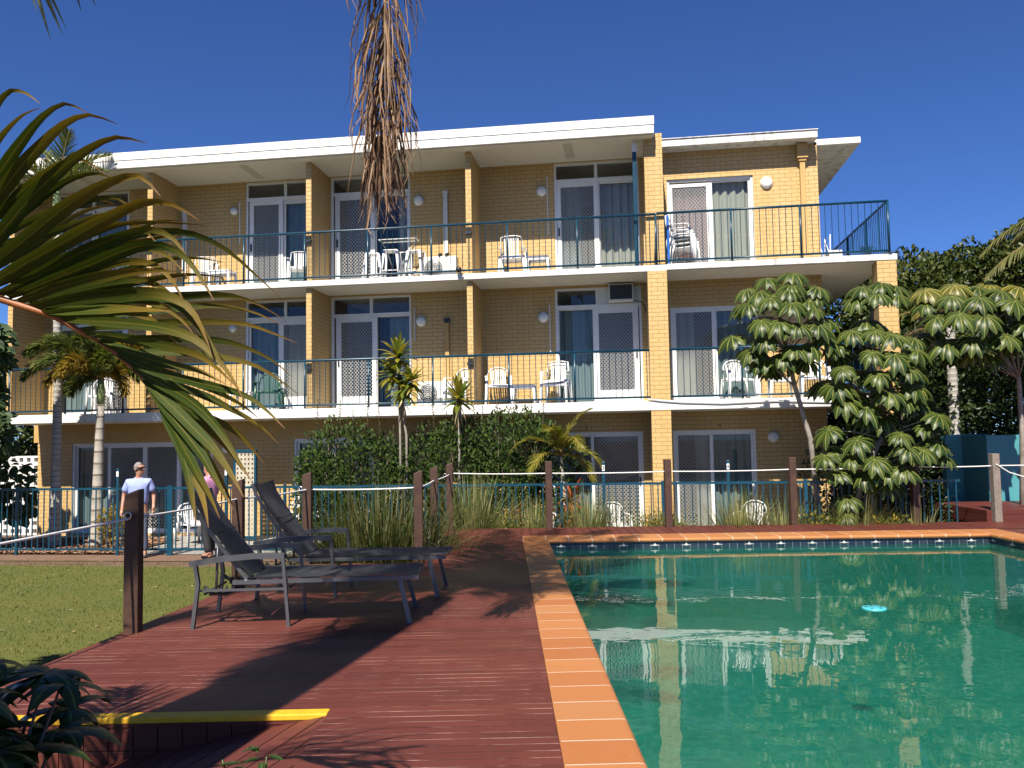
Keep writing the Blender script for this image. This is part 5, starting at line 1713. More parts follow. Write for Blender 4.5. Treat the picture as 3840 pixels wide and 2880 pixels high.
# dark tree with round leaves at the left edge
M['roundleaf'] = leafmat('round_leaf', [(.022, .048, .016), (.034, .065, .022), (.055, .09, .03)], .3, .5, spec=.25, rib=((.14, .18, .08), .07))
lt = empty('round_leaved_tree', (-12.9, 14.4, 0), 'dark shady tree with large round leaves at the left edge behind the fence', 'tree')
bl = [(-12.75, 14.6, 3.6, .75, .6, .9), (-12.6, 14.5, 2.5, .75, .6, .8), (-12.0, 14.3, 2.3, .45, .4, .35), (-13.3, 14.5, 3.2, 1.1, .9, 1.2), (-12.9, 15.6, 1.2, .9, .35, .8), (-12.2, 14.5, 4.1, .42, .4, .45), (-12.6, 14.5, 4.3, .6, .5, .4)]
mb = MB()
limbs(mb, (-12.9, 14.4, 0), (-12.85, 14.4, 2.2), .09, .06, bl, .03)
mb.build('trunk', M['darkbark'], lt)
P, u = crown_points(bl, 3000, .3)
Ls = nrg.uniform(.13, .26, len(P))
leaf_cloud('crown', P, u + unit(len(P)) * .7 + np.array([0, 0, -.5]), u + np.array([.2, -.9, .6]), Ls, Ls * .72, M['roundleaf'], lt)

# broad-leaved shrub in the near left corner
ns = empty('broad_leaved_shrub', (-2.62, 3.05, 0), 'dark glossy shrub with large drooping leaves in the near left corner beside the ramp', 'shrub')
mb = MB()
st = MB()
rnd.seed(21)
for k in range(44):
    a = rnd.uniform(0, 2 * PI)
    r = rnd.uniform(.05, .45)
    c = V((-2.60 + math.cos(a) * r, 3.05 + math.sin(a) * r, rnd.uniform(.55, 1.36) - r * .5))
    st.tube([(-2.6 + math.cos(a) * .05, 3.05 + math.sin(a) * .05, 0), V((-2.6, 3.05, 0)).lerp(c, .6) + V((0, 0, .06)), c], [.012, .008, .005], 5)
    m = rnd.randint(5, 8)
    for j in range(m):
        t = a + 2 * PI * j / m + rnd.uniform(-.2, .2)
        d = V((math.cos(t), math.sin(t), rnd.uniform(.0, .5)))
        L = rnd.uniform(.16, .30)
        pts = curve_pts(c, d, L, 1.5, 5)
        wv = L * .42
        mb.strip(pts, [wv * .12, wv * .75, wv, wv * .92, wv * .6, wv * .05], V((-math.sin(t), math.cos(t), 0)), .22)
st.build('stem', M['darkbark'], ns)
mb.build('foliage', M['broad'], ns)
mb = MB()
for k in range(22):
    a = rnd.uniform(0, 2 * PI)
    c = V((-1.66 + rnd.uniform(-.2, .25), 3.52 + rnd.uniform(-.12, .12), rnd.uniform(.55, .78)))
    d = V((math.cos(a), math.sin(a), .4))
    mb.strip(curve_pts(c, d, .1, .8, 4), [.005, .03, .035, .022, .003], V((-math.sin(a), math.cos(a), 0)), .25)
mb.tube([(-1.62, 3.55, .35), (-1.58, 3.5, .76)], [.006, .004], 5)
mb.tube([(-1.7, 3.55, .35), (-1.78, 3.5, .74)], [.006, .004], 5)
tag(mb.build('seedling', M['broad'], origin=(-1.65, 3.55, .35)), 'small dark seedling growing up beside the ramp at the bottom edge', 'plant')

# near frond: a cane palm just out of frame on the left ---------------------------------
M['near'] = leafmat('near_frond_leaflet', [(.040, .066, .007), (.054, .080, .009), (.075, .095, .010)], .36, .5, spec=.22,
                    rib=((.16, .15, .02), .06), tip={'fac': [(.55, 0.0), (.85, .7), (.98, 1.0)], 'col': (.27, .16, .018), 'end': (.30, .15, .07)}, veins=True)
M['nearstalk'] = pm('near_frond_stalk', (.30, .10, .03), .5, var=(14, .3))
np_ = empty('cane_palm', (-2.9, 2.1, 0), 'near cane palm at the left edge, its large green frond fanning across the view', 'palm')
palm_trunk(np_, [(-2.95, 2.05, 0), (-2.93, 2.05, 1.2), (-2.85, 2.1, 2.2)], [.055, .05, .045])
mb = MB()
rc = [V((-2.84, 2.1, 2.2)), V((-2.7, 2.2, 2.5)), V((-2.4, 2.27, 2.63))] + [V(p) for p in RACHIS[1:]]
mb.tube(rc, [.016, .015, .014] + [.013 - .0011 * i * .85 for i in range(len(RACHIS) - 1)], 7, mat=0)


def smooth_path(P, n):
    Q = [2 * P[0] - P[1]] + P + [2 * P[-1] - P[-2]]
    out = []
    for i in range(n):
        x = i / (n - 1) * (len(P) - 1)
        k = min(int(x), len(P) - 2)
        t = x - k
        a, b, c, d = Q[k:k + 4]
        out.append((2 * b + (c - a) * t + (2 * a - 5 * b + 4 * c - d) * t * t + (3 * b - a - 3 * c + d) * t ** 3) * .5)
    return out


between = []
for (w1, c1), (w2, c2) in zip(LEAFLETS[2:11], LEAFLETS[3:12]):
    for f in (.5,):
        m_ = [a * (1 - f) + b * f for a, b in zip(c1, c2)]
        k = rnd.uniform(.05, .16)
        for i in range(9):
            for j in range(3):
                q0 = m_[j]
                m_[3 * i + j] = q0 + (m_[3 * i + j] - q0) * rnd.uniform(.995, 1.005) * .84
            m_[3 * i + 1] += k * (i / 8 + .3)
            m_[3 * i + 2] -= .05 * (i / 8) ** 2
        between.append((26, m_))
for w, c in LEAFLETS + between:
    pts = smooth_path([V(c[i:i + 3]) for i in range(0, 27, 3)], 17)
    up_ = (w, c) in between or LEAFLETS.index((w, c)) < 23
    W_ = w * (.00118 if up_ else .00106)
    sd = []
    up_ = (w, c) in between or LEAFLETS.index((w, c)) < 23
    tilt_ = V((.62 + rnd.uniform(-.35, .25), -.70, (-.62 if up_ else -.1) + rnd.uniform(-.3, .4)))
    for i in range(17):
        d = pts[min(i + 1, 16)] - pts[max(i - 1, 0)]
        s_ = d.cross(tilt_)
        sd.append(s_.normalized())
    mb.strip(pts, [W_ * min(1.0, .45 + 3 * (i / 16)) * (1 - max(0, i / 16 - .50) / .51) ** .95 + .0006 for i in range(17)], sd, .25, 1)
mb.build('frond', [M['nearstalk'], M['near']], np_)
for az, el in ((120, 60), (200, 50), (250, 65), (60, 70), (160, 45)):
    d = V((math.cos(R(az)) * math.cos(R(el)), math.sin(R(az)) * math.cos(R(el)), math.sin(R(el))))
    frond(np_, curve_pts((-2.85, 2.1, 2.2), d, 1.3, 1.2, 10), 22, .5, .036, M['near'], lift=.4, droop=.5, ang=.8, name='frond')

# tall palm standing beside the photographer: its trunk shades the deck, a dead frond hangs into view
M['deadleaf'] = leafmat('dead_leaflet', [(.10, .055, .03), (.17, .095, .05), (.26, .15, .08), (.34, .22, .13)], .2, .6)
op = empty('overhead_palm', (-2.95, 1.0, 0), 'tall palm beside the viewpoint, seen only by the brown dead frond hanging down from above', 'palm')
palm_trunk(op, [(-2.95, 1.0, 0), (-2.88, 1.1, 2.5), (-2.70, 1.3, 4.6), (-2.5, 1.75, 8.1)], [.42, .42, .36, .17])
top = V((-2.5, 1.8, 8.2))
for az, el, L, dr in ((75, 20, 2.6, 1.5), (30, 35, 2.7, 1.4), (120, 35, 2.6, 1.5), (165, 20, 2.6, 1.6), (210, 35, 2.6, 1.5), (255, 25, 2.6, 1.6), (350, 50, 2.2, 1.3), (95, 45, 3.0, 1.1), (84, 58, 4.2, .9), (72, 52, 4.3, 1.0), (60, 55, 3.9, 1.0), (45, 55, 3.2, 1.0), (98, 55, 4.2, 1.0), (55, 60, 2.4, 1.2), (180, 60, 2.4, 1.2)):
    d = V((math.cos(R(az)) * math.cos(R(el)), math.sin(R(az)) * math.cos(R(el)), math.sin(R(el))))
    frond(op, curve_pts(top, d, L * 1.1, dr, 12), 52, .72, .045, M['coconut'], lift=.2, droop=.7, ang=.85, segs=4)
ax = [top, V((-2.0, 3.2, 8.0)), V((-1.55, 4.25, 6.9)), V((-1.40, 4.65, 5.5)), V((-1.385, 4.7, 4.75)), V((-1.39, 4.72, 4.38)), V((-1.42, 4.74, 4.02)), V((-1.44, 4.75, 3.78))]
mb = MB()
mb.tube(ax, [.03, .026, .022, .017, .011, .009, .006, .003], 6, mat=0)
n = 270
for k in range(n):
    f = .34 + .66 * k / n
    x = f * 7
    i = min(int(x), 6)
    p = ax[i].lerp(ax[i + 1], x - i)
    sx = 1 if k % 2 else -1
    sp_ = rnd.uniform(.02, .205) * (1.0 if f < .82 else .58)
    L = rnd.uniform(.38, .62) * (1.1 if f < .8 else .85)
    yy = rnd.uniform(-.12, .12)
    pts = [p, p + V((sx * sp_ * .55, yy * .5, -L * .22)), p + V((sx * sp_ * .92, yy * .9, -L * .55)), p + V((sx * sp_ * 1.0 + rnd.uniform(-.02, .02), yy, -L * .82)), p + V((sx * sp_ * 1.0 + rnd.uniform(-.05, .05), yy, -L))]
    w = rnd.uniform(.008, .018)
    an = rnd.uniform(0, PI)
    mb.strip(pts, [w * .6, w, w * .9, w * .6, w * .15], V((math.cos(an), math.sin(an), 0)), .8, 1)
mb.build('dead_frond', [pm('dead_stalk', (.30, .20, .11), .7), M['deadleaf']], op)
# live frond tip at the top left corner
ax = [top, V((-2.75, 2.5, 8.1)), V((-3.0, 3.2, 6.9)), V((-2.95, 3.45, 5.6)), V((-2.86, 3.5, 4.85)), V((-2.80, 3.52, 4.55))]
frond(op, ax, 40, .52, .034, M['coconut'], lift=.1, droop=.5, ang=.42, segs=4, bare=.35, seedw=.22, name='frond')
mb = MB()
for q_, e_, w_ in (((-2.79, 3.51, 4.52), (-2.632, 3.55, 4.056), .03), ((-2.80, 3.52, 4.50), (-2.687, 3.544, 4.026), .026), ((-2.79, 3.50, 4.50), (-2.66, 3.55, 4.11), .018), ((-2.80, 3.52, 4.55), (-2.62, 3.56, 4.09), .022),
                   ((-2.81, 3.52, 4.48), (-2.76, 3.54, 4.17), .02), ((-2.80, 3.51, 4.50), (-2.70, 3.52, 4.14), .012), ((-2.62, 3.54, 4.55), (-2.545, 3.56, 4.17), .03), ((-2.62, 3.54, 4.60), (-2.47, 3.56, 4.19), .032)):
    a_, b_v = V(q_), V(e_)
    mb.strip([a_, a_.lerp(b_v, .3) + V((-.02, 0, .0)), a_.lerp(b_v, .65) + V((-.012, 0, 0)), b_v], [w_ * .7, w_, w_ * .8, w_ * .08], V((.8, -.2, .5)), .3)
mb.tube([(-2.80, 3.52, 4.55), (-2.62, 3.54, 4.62)], .006, 5)
mb.build('leaflets', M['coconut'], op)
# a second cane palm further left shades the lawn
cp2 = empty('cane_palm', (-5.45, 4.5, 0), 'cane palm outside the left edge whose crown shades the near lawn', 'palm')
palm_trunk(cp2, [(-5.45, 4.5, 0), (-5.43, 4.5, 1.2), (-5.4, 4.5, 2.6)], [.07, .06, .05])
for az in range(0, 360, 40):
    for el in (35, 65):
        d = V((math.cos(R(az + el)) * math.cos(R(el)), math.sin(R(az + el)) * math.cos(R(el)), math.sin(R(el))))
        frond(cp2, curve_pts((-5.4, 4.5, 2.6), d, 1.25, 1.3, 9), 30, .5, .05, M['near'], lift=.4, droop=.5, ang=.8)
# ------------------------------------------------------------------ rope posts
rp_spec = [(-3.01, 6.9, 1.735, 'nearest timber rope post, on the lawn edge of the deck before the man', .115),
           (-2.78, 8.85, 1.72, 'dark timber rope post just behind the near sun lounger', .11),
           (-2.47, 10.6, 1.72, 'slanted top timber rope post left of the big grass clump', .11),
           (-1.10, 10.75, 1.71, 'shadowed dark rope post at the right of the big grass clump', .11),
           (-1.03, 12.35, 1.71, 'half shaded rope post standing just behind the shadowed dark one', .11),
           (-.91, 13.95, 1.71, 'rope post at the back left corner of the deck where the long rope starts', .11),
           (.73, 14.0, 1.71, 'rope post on the far deck edge, directly behind the pool corner', .11),
           (2.69, 13.9, 1.71, 'rope post on the far deck edge in line with the brick pier', .11),
           (4.74, 13.86, 1.71, 'rope post on the far deck edge, left of the umbrella plant', .11),
           (6.73, 13.8, 1.71, 'rope post on the far deck edge, right of the tallest umbrella tree', .115),
           (8.08, 13.83, 1.71, 'grey weathered rope post in front of the turquoise wall', .12)]
RP = []
for u, v, z, lb, s in rp_spec:
    c = PW(u, v, 0)
    mb = MB()
    ang = TH + R(2)
    T = lambda p, c=c, ang=ang: c + Matrix.Rotation(ang, 3, 'Z') @ V(p)
    h = s / 2
    vs = [(-h, -h, 0), (h, -h, 0), (h, h, 0), (-h, h, 0), (-h, -h, z - .035), (h, -h, z + .008), (h, h, z + .008), (-h, h, z - .035)]
    if u > 0: vs[4:] = [(x, y, z) for x, y, _ in vs[4:]]
    mb.add(vs, [(0, 1, 5, 4), (1, 2, 6, 5), (2, 3, 7, 6), (3, 0, 4, 7), (4, 5, 6, 7)], [[(0, 0), (.1, 0), (.1, 1), (0, 1)]] * 5, T=T)
    o = mb.build('rope_post', M['oldpost'] if u > 8 else M['post'], origin=c, bevel=.006)
    tag(o, lb, 'post', 'timber posts carrying the white rope')
    RP.append((c, z))
    if lb.startswith(('slanted', 'rope post at the back left', 'nearest')):
        mb = MB()
        ring = [c + V((-.06 if 'nearest' not in lb else .0, -.085, z - .2)) + V((math.cos(t) * .028, 0, math.sin(t) * .028)) for t in [2 * PI * i / 12 for i in range(13)]]
        mb.tube(ring, .007, 6, caps=False)
        mb.build('rope_ring', M['steel'], o)


def rope(pts, lb, sag=.02):
    mb = MB()
    P = []
    for a, b in zip(pts[:-1], pts[1:]):
        for k in range(8):
            t = k / 8
            P.append(a.lerp(b, t) + V((0, 0, -sag * 4 * t * (1 - t))))
    P.append(pts[-1])
    mb.tube(P, .0105, 6)
    tag(mb.build('rope', M['rope'], origin=pts[0]), lb, 'rope')


at_ = lambda i, d=-.215: RP[i][0] + V((0, -.0, RP[i][1] + d))
e0 = PW(-3.6, 4.3, 1.27)
rope([PW(-3.75, 3.2, 1.44), at_(0, -.225), at_(1, -.2), at_(2, -.215), at_(3, -.215), at_(4, -.205), at_(5, -.19)], 'white rope strung along the lawn side of the deck from the near post', .012)
rope([at_(5, -.17), at_(6, -.20), at_(7, -.20), at_(8, -.20), at_(9, -.19), at_(10, -.2), PW(12.5, 14.0, 1.53)], 'long white rope strung through the posts behind the pool', .012)
rope([at_(10, -.17) + V((0, -.07, 0)), PW(8.28, 13.76, 1.40), PW(8.5, 13.76, 1.33), PW(8.8, 13.78, 1.32), PW(9.6, 13.85, 1.45)], 'loose end of white rope looping down in front of the turquoise wall', .0)

# ------------------------------------------------------------------ sun loungers
def make_lounger():
    t = empty('sun_lounger', (0, 0, 0), 'x', 'sun lounger', group='sun loungers on the deck')
    L = MB                                     # local frame: x towards the feet, y across (0..0.68), z up
    Wd, SH = .68, .37
    tb = lambda mb, pts, a=.017, b=.017: mb.tube(pts, [(a * 1.25, b * 1.25)] * len(pts), 4, flat=(0, 1, 0), smooth=False)
    f = L()
    for y in (0.03, Wd - .03):
        tb(f, [(-.1, y, SH - .01), (1.42, y, SH)], .018, .018)
        tb(f, [(-.36, y, SH - .07), (.36, y, SH - .07)], .011, .011)
    for x in (.0, 1.40): tb(f, [(x, .045, SH - .005), (x, Wd - .045, SH - .005)], .015, .015)
    for x in (-.33, .31): f.tube([(x, .045, SH - .1), (x, Wd - .045, SH - .1)], .011, 8)
    f.build('frame', M['lframe'], t, local=True)
    for y in (0.0, Wd):
        g = L()
        tb(g, [(1.265, y + (.03 if y == 0 else -.03), SH - .02), (1.345, y, 0.0)], .02, .02)
        g.build('leg', M['lframe'], t, local=True)
        g = L()
        tb(g, [(-.41, y, .005), (-.37, y, .36), (-.395, y, .52)], .024, .016)
        g.build('leg', M['lframe'], t, local=True)
        g = L()
        tb(g, [(.36, y, .0), (.315, y, .55)], .021, .014)
        g.build('leg', M['lframe'], t, local=True)
        g = L()
        tb(g, [(-.44, y, .52), (-.2, y, .555), (.08, y, .575), (.325, y, .57)], .018, .026)
        g.build('armrest', M['lframe'], t, local=True)
        r = L()
        yy = .055 if y == 0 else Wd - .055
        pts = [(-.05, SH - .06), (-.16, SH - .11), (-.27, SH - .10), (-.34, SH - .04)]
        for k in range(4):
            tx, tz = -.10 - k * .06, SH - .085 - .01 * k
            r.add([(tx - .02, yy - .008, tz), (tx + .02, yy - .008, tz), (tx + .005, yy - .008, tz + .06), (tx - .02, yy + .008, tz), (tx + .02, yy + .008, tz), (tx + .005, yy + .008, tz + .06)], [(0, 1, 2), (5, 4, 3), (0, 2, 5, 3), (1, 4, 5, 2)], [[(0, 0)] * 3] * 2 + [[(0, 0)] * 4] * 2)
        r.tube([(p[0], yy, p[1]) for p in pts], .014, 6)
        r.build('ratchet', M['black'], t, local=True)
    # flat sling and seam
    s = L()
    n = 12
    vs, fs, us = [], [], []
    for i in range(n + 1):
        x = .02 + 1.40 * i / n
        for j in range(7):
            y = .035 + (Wd - .07) * j / 6
            sag = .022 * (1 - (2 * j / 6 - 1) ** 2)
            vs.append((x, y, SH + .022 - sag))
    for i in range(n):
        for j in range(6):
            k = i * 7 + j
            fs.append((k, k + 7, k + 8, k + 1))
            us.append([(0, 0)] * 4)
    s.add(vs, fs, us, 0, True)
    s.build('seat_sling', M['sling'], t, local=True)
    # back: hinge at (0, SH), top at (-.52, 1.08)
    HB, TB = V((.0, 0, SH + .01)), V((-.505, 0, 1.075))
    vs, fs, us = [], [], []
    for i in range(n + 1):
        t_ = i / n
        p = HB.lerp(TB, t_)
        nn = V((.70, 0, .505)).normalized()
        bow = .03 * math.sin(t_ * PI) - (.05 * max(0, t_ - .86) / .14)
        for j in range(7):
            y = .06 + (Wd - .12) * j / 6
            sag = .03 * (1 - (2 * j / 6 - 1) ** 2)
            vs.append(p + V((0, y, 0)) + nn * (.03 - sag - bow * .6))
    for i in range(n):
        for j in range(6):
            k = i * 7 + j
            fs.append((k, k + 1, k + 8, k + 7))
            us.append([(0, 0)] * 4)
    s2 = L()
    s2.add(vs, fs, us, 0, True)
    # seam across the back
    p = HB.lerp(TB, .52)
    s2.tube([p + V((.026, .07, .02)), p + V((.006, Wd / 2, .005)), p + V((.026, Wd - .07, .02))], .005, 5)
    s2.build('back_sling', M['sling'], t, local=True)
    f = L()
    for y in (.05, Wd - .05):
        pts = []
        for i in range(9):
            t_ = i / 8
            q = HB.lerp(TB, t_)
            nn = V((.70, 0, .505)).normalized()
            pts.append(q + V((0, y, 0)) + nn * (.012 - (.03 * math.sin(t_ * PI) - .05 * max(0, t_ - .86) / .14) * .6))
        f.tube(pts, [(.017, .02)] * 9, 4, flat=(0, 1, 0), smooth=False)
        f.tube([(.005, y - .03, SH - .01), (.005, y + .03, SH - .01)], .028, 10)
        f.tube([HB.lerp(TB, .45) + V((0, y, 0)), V((-.24, y, SH - .07))], .011, 6)
    f.tube([TB + V((.02, .05, 0)), TB + V((.02, Wd - .05, 0))], .013, 6)
    f.build('back_frame', M['lframe'], t, local=True)
    return t


lg = make_lounger()
dup(lg, PW(-2.14, 6.97, DZ), TH + R(2), 'charcoal sling sun lounger with raised back, nearest the camera', 'sun loungers on the deck')
dup(lg, PW(-2.0, 8.22, DZ), TH + R(-3.0), 'charcoal sling sun lounger with raised back, behind the near one and beside the grass', 'sun loungers on the deck')

# ------------------------------------------------------------------ plastic chairs, tables, stools
def arch(r0, z0, z1, n=9, y0=.2, y1=.26):
    return [(r0 * math.sin(-PI / 2 + PI * i / (n - 1)), y0 + (y1 - y0) * math.cos(-PI / 2 + PI * i / (n - 1)), z0 + (z1 - z0) * math.cos(-PI / 2 + PI * i / (n - 1)) ** .6 if 0 < i < n - 1 else z0) for i in range(n)]


def make_chair(mat='plastic', square=False):
    """monobloc armchair, local front is -y"""
    t = empty('plastic_chair', (0, 0, 0), 'x', 'chair')
    s = MB()
    for k in range(9):
        y0 = -.22 + k * .05
        s.add([(-.22, y0, .41 - .015 * (k / 8)), (.22, y0, .41 - .015 * (k / 8)), (.21, y0 + .05, .408 - .015 * ((k + 1) / 8)), (-.21, y0 + .05, .408 - .015 * ((k + 1) / 8)),
               (-.22, y0, .428 - .015 * (k / 8)), (.22, y0, .428 - .015 * (k / 8)), (.21, y0 + .05, .426 - .015 * ((k + 1) / 8)), (-.21, y0 + .05, .426 - .015 * ((k + 1) / 8))],
              [(4, 5, 6, 7), (3, 2, 1, 0), (0, 1, 5, 4), (2, 3, 7, 6), (1, 2, 6, 5), (3, 0, 4, 7)], [[(0, 0)] * 4] * 6)
    s.box(-.225, .225, -.235, -.21, .385, .43)
    s.build('seat', M[mat], t, local=True, bevel=.004)
    b = MB()
    if square: loop = [(-.235, .19, .42), (-.235, .23, .66), (-.215, .255, .84), (-.1, .265, .865), (.1, .265, .865), (.215, .255, .84), (.235, .23, .66), (.235, .19, .42)]
    else: loop = [(-.245, .17, .42), (-.25, .20, .58), (-.225, .235, .72), (-.16, .255, .80), (-.06, .262, .835), (.06, .262, .835), (.16, .255, .80), (.225, .235, .72), (.25, .20, .58), (.245, .17, .42)]
    b.tube(loop, [(.03, .012)] * len(loop), 8, flat=(0, -1, .3) if square else (0, -1, .2))
    nsl = 7
    for k in range(nsl):
        f = (k + .5) / nsl * 2 - 1
        xb, xt = f * .155, f * (.19 if not square else .17)
        zt = (.80 - .06 * f * f) if not square else .83
        b.add([(xb - .013, .185, .42), (xb + .013, .185, .42), (xt + .016, .25, zt), (xt - .016, .25, zt), (xb - .013, .195, .42), (xb + .013, .195, .42), (xt + .016, .26, zt), (xt - .016, .26, zt)],
              [(0, 1, 2, 3), (7, 6, 5, 4), (0, 3, 7, 4), (1, 5, 6, 2)], [[(0, 0)] * 4] * 4)
    b.box(-.2, .2, .18, .2, .40, .47)
    b.build('backrest', M[mat], t, local=True)
    for sx in (-1, 1):
        a = MB()
        a.tube([(sx * .245, .19, .63), (sx * .265, .0, .63), (sx * .27, -.19, .62), (sx * .262, -.235, .59)], [(.012, .028)] * 4, 8, flat=(0, 0, 1))
        a.build('arm', M[mat], t, local=True)
        for yb, yt, zt in ((-.27, -.22, .61), (.27, .19, .45)):
            a = MB()
            a.tube([(sx * .285, yb, 0), (sx * .26, (yb + yt) / 2, .3), (sx * .255, yt, zt)], [(.026, .015), (.034, .017), (.03, .016)], 8, flat=(1, 0, 0))
            a.build('leg', M[mat], t, local=True)
    return t


CH = make_chair()
CS = make_chair(square=True)
CG = make_chair('greenplastic')
gc = 'white plastic chairs on balconies and terrace'
for p, (x, y, z), rz, lb in (
        (CS, (-2.42, 17.72, F2), 180, 'white plastic chair beside a low table on the top balcony, next to the second fin'),
        (CS, (-7.2, 17.7, F2), 20, 'white plastic chair on the top balcony before blue glass, left of a brick fin'),
        (CS, (-9.5, 17.75, F2), 25, 'white plastic chair on the top balcony half hidden by the tips of the near frond'),
        (CH, (-11.6, 17.7, F2), 10, 'white plastic chair at the far left of the top balcony behind the near frond'),
        (CH, (-3.62, 17.75, F1), -20, 'white plastic chair on the middle balcony, just left of the brick fin above the rosette'),
        (CH, (-2.78, 17.72, F1), 10, 'round backed white plastic chair on the middle balcony, left of the low white table'),
        (CS, (-1.55, 17.72, F1), -8, 'lower of two nested white chairs on the middle balcony, right of a low table'),
        (CH, (2.2, 17.65, F1), 12, 'white plastic chair before the glass on the middle balcony, left of the umbrella tree'),
        (CH, (3.72, 17.7, F1), -5, 'white plastic chair on the middle balcony, partly behind the umbrella tree trunk'),
        (CH, (-11.9, 17.6, F1), 20, 'white plastic chair on the middle balcony, half hidden between the foxtail palm trunks'),
        (CH, (-.35, 16.0, .012), 15, 'white plastic chair on the terrace in front of screen door 3'),
        (CH, (-1.95, 16.3, .012), -25, 'white plastic chair on the terrace half hidden behind the rope post near the pool corner'),
        (CH, (-6.95, 17.2, .012), 35, 'white plastic chair against the sunny terrace wall beside the perforated gate'),
        (CH, (2.15, 16.2, .012), -30, 'white plastic chair on the terrace in front of screen door 4'),
        (CH, (-9.1, 16.6, .012), 60, 'white plastic chair on the terrace behind the gate, by the white table')):
    dup(p, (x, y, z), R(rz), lb, gc)
c2 = dup(CS, (-1.55, 17.735, F1 + .07), R(-8), 'upper of two nested white chairs on the middle balcony, right of a low table', gc)
gs = 'stacked white chairs on the top corner balcony'
for k, lb in enumerate(('bottom chair of the white stack on the top corner balcony', 'second lowest chair of the white stack on the top corner balcony', 'second highest chair of the white stack on the top corner balcony', 'topmost chair of the white stack on the top corner balcony')):
    c = dup(CS, (1.22 - .035 * k, 17.55, F2 + .012 + .085 * k), R(78), lb, gs)
dup(CG, (-7.92, 17.65, F1), R(15), 'dark green plastic chair on the middle balcony behind the tip of the near frond', None)


def make_table():
    t = empty('low_table', (0, 0, 0), 'x', 'table')
    b = MB()
    b.box(-.24, .24, -.2, .2, .40, .43)
    b.box(-.225, .225, -.185, -.17, .345, .40)
    b.box(-.225, .225, .17, .185, .345, .40)
    b.build('tabletop', M['plastic'], t, local=True, bevel=.008)
    for sx in (-1, 1):
        for sy in (-1, 1):
            b = MB()
            b.tube([(sx * .21, sy * .17, .41), (sx * .235, sy * .185, 0)], [(.03, .015), (.02, .012)], 8, flat=(1, 0, 0))
            b.build('leg', M['plastic'], t, local=True)
    return t


TB_ = make_table()
gt = 'low white plastic tables'
for (x, y, z), rz, lb in (((-1.87, 17.7, F2), 0, 'low white plastic table on the top balcony right of a white chair'), ((-9.0, 17.6, F2), 0, 'low white plastic table on the top balcony among the tips of the near frond'),
                          ((-2.22, 17.7, F1), 0, 'low white plastic table between chairs on the middle balcony left of the air conditioned room'), ((3.05, 17.65, F1), 0, 'low white plastic table on the middle corner balcony behind the umbrella tree trunk'),
                          ((-8.5, 17.6, F1), 0, 'low white plastic table on the middle balcony left of the green chair'), ((-8.45, 16.5, .012), 30, 'low white plastic table on the terrace behind the person in pink')):
    dup(TB_, (x, y, z), R(rz), lb, gt)


def make_stool():
    t = empty('bar_stool', (0, 0, 0), 'x', 'stool')
    b = MB()
    b.box(-.155, .155, -.155, .155, .66, .685)
    b.build('seat', M['plastic'], t, local=True, bevel=.012)
    for sx in (-1, 1):
        for sy in (-1, 1):
            b = MB()
            b.tube([(sx * .135, sy * .135, .665), (sx * .21, sy * .21, 0)], [(.034, .014), (.022, .012)], 6, flat=(1, 0, 0))
            b.build('leg', M['plastic'], t, local=True)
    b = MB()
    q = .185
    for a, c in (((-q, -q), (q, -q)), ((q, -q), (q, q)), ((q, q), (-q, q)), ((-q, q), (-q, -q))): b.tube([(a[0], a[1], .22), (c[0], c[1], .22)], .011, 6)
    b.build('footrest', M['plastic'], t, local=True)
    return t


ST_ = make_stool()
for (x, y), rz, lb in (((-5.55, 17.75), 10, 'white metal bar stool left of the high table on the top balcony'), ((-5.05, 17.5), 3, 'white metal bar stool in front of the high table on the top balcony'), ((-4.55, 17.65), -8, 'white metal bar stool right of the high table on the top balcony')):
    dup(ST_, (x, y, F2), R(rz), lb, 'white bar stools')
bt = empty('high_table', (-4.98, 17.85, F2), 'high glass topped table with crossing grey metal legs on the top balcony', 'table')
b = MB()
b.box(-.42, .42, -.16, .16, .985, 1.0)
b.build('tabletop', M['glass'], bt, local=True)
b = MB()
for y in (-.15, .15): b.tube([(-.42, y, .99), (.42, y, .99)], .012, 6)
b.tube([(-.42, -.15, .99), (-.42, .15, .99)], .012, 6)
b.tube([(.42, -.15, .99), (.42, .15, .99)], .012, 6)
b.tube([(-.26, 0, .72), (.26, 0, .72)], .012, 6)
b.build('tabletop_rim', M['frame'], bt, local=True)
for sx in (-1, 1):
    b = MB()
    b.tube([(sx * .40, 0, .98), (sx * .26, 0, .72), (sx * .16, 0, .4), (sx * .22, 0, 0)], .015, 6)
    b.build('leg', M['lframe'], bt, local=True)


# air conditioners ----------------------------------------------------------------
def make_ac():
    t = empty('air_conditioner', (0, 0, 0), 'x', 'air conditioner')
    b = MB()
    b.box(-.38, .38, -.14, .14, .04, .56)
    b.build('casing', M['acwhite'], t, local=True, bevel=.012)
    b = MB()
    b.lathe([(.001, -.004), (.2, -.004), (.205, .0), (.205, .006)], (-.12, -.141, .3), 24, axis='y')
    b.build('fan', M['blueboard' if False else 'lframe'], t, local=True)
    b = MB()
    for r in (.05, .09, .13, .17, .2): b.tube([(-.12 + r * math.cos(q), -.152, .3 + r * math.sin(q)) for q in [2 * PI * i / 20 for i in range(21)]], .004, 5, caps=False)
    for k in range(8):
        q = 2 * PI * k / 8
        b.tube([(-.12, -.152, .3), (-.12 + .2 * math.cos(q), -.152, .3 + .2 * math.sin(q))], .0035, 5)
    b.build('fan_guard', M['acwhite'], t, local=True)
    for x in (-.28, .28):
        b = MB()
        b.box(x - .03, x + .03, -.15, .15, 0, .04)
        b.build('foot', M['dark'], t, local=True)
    return t


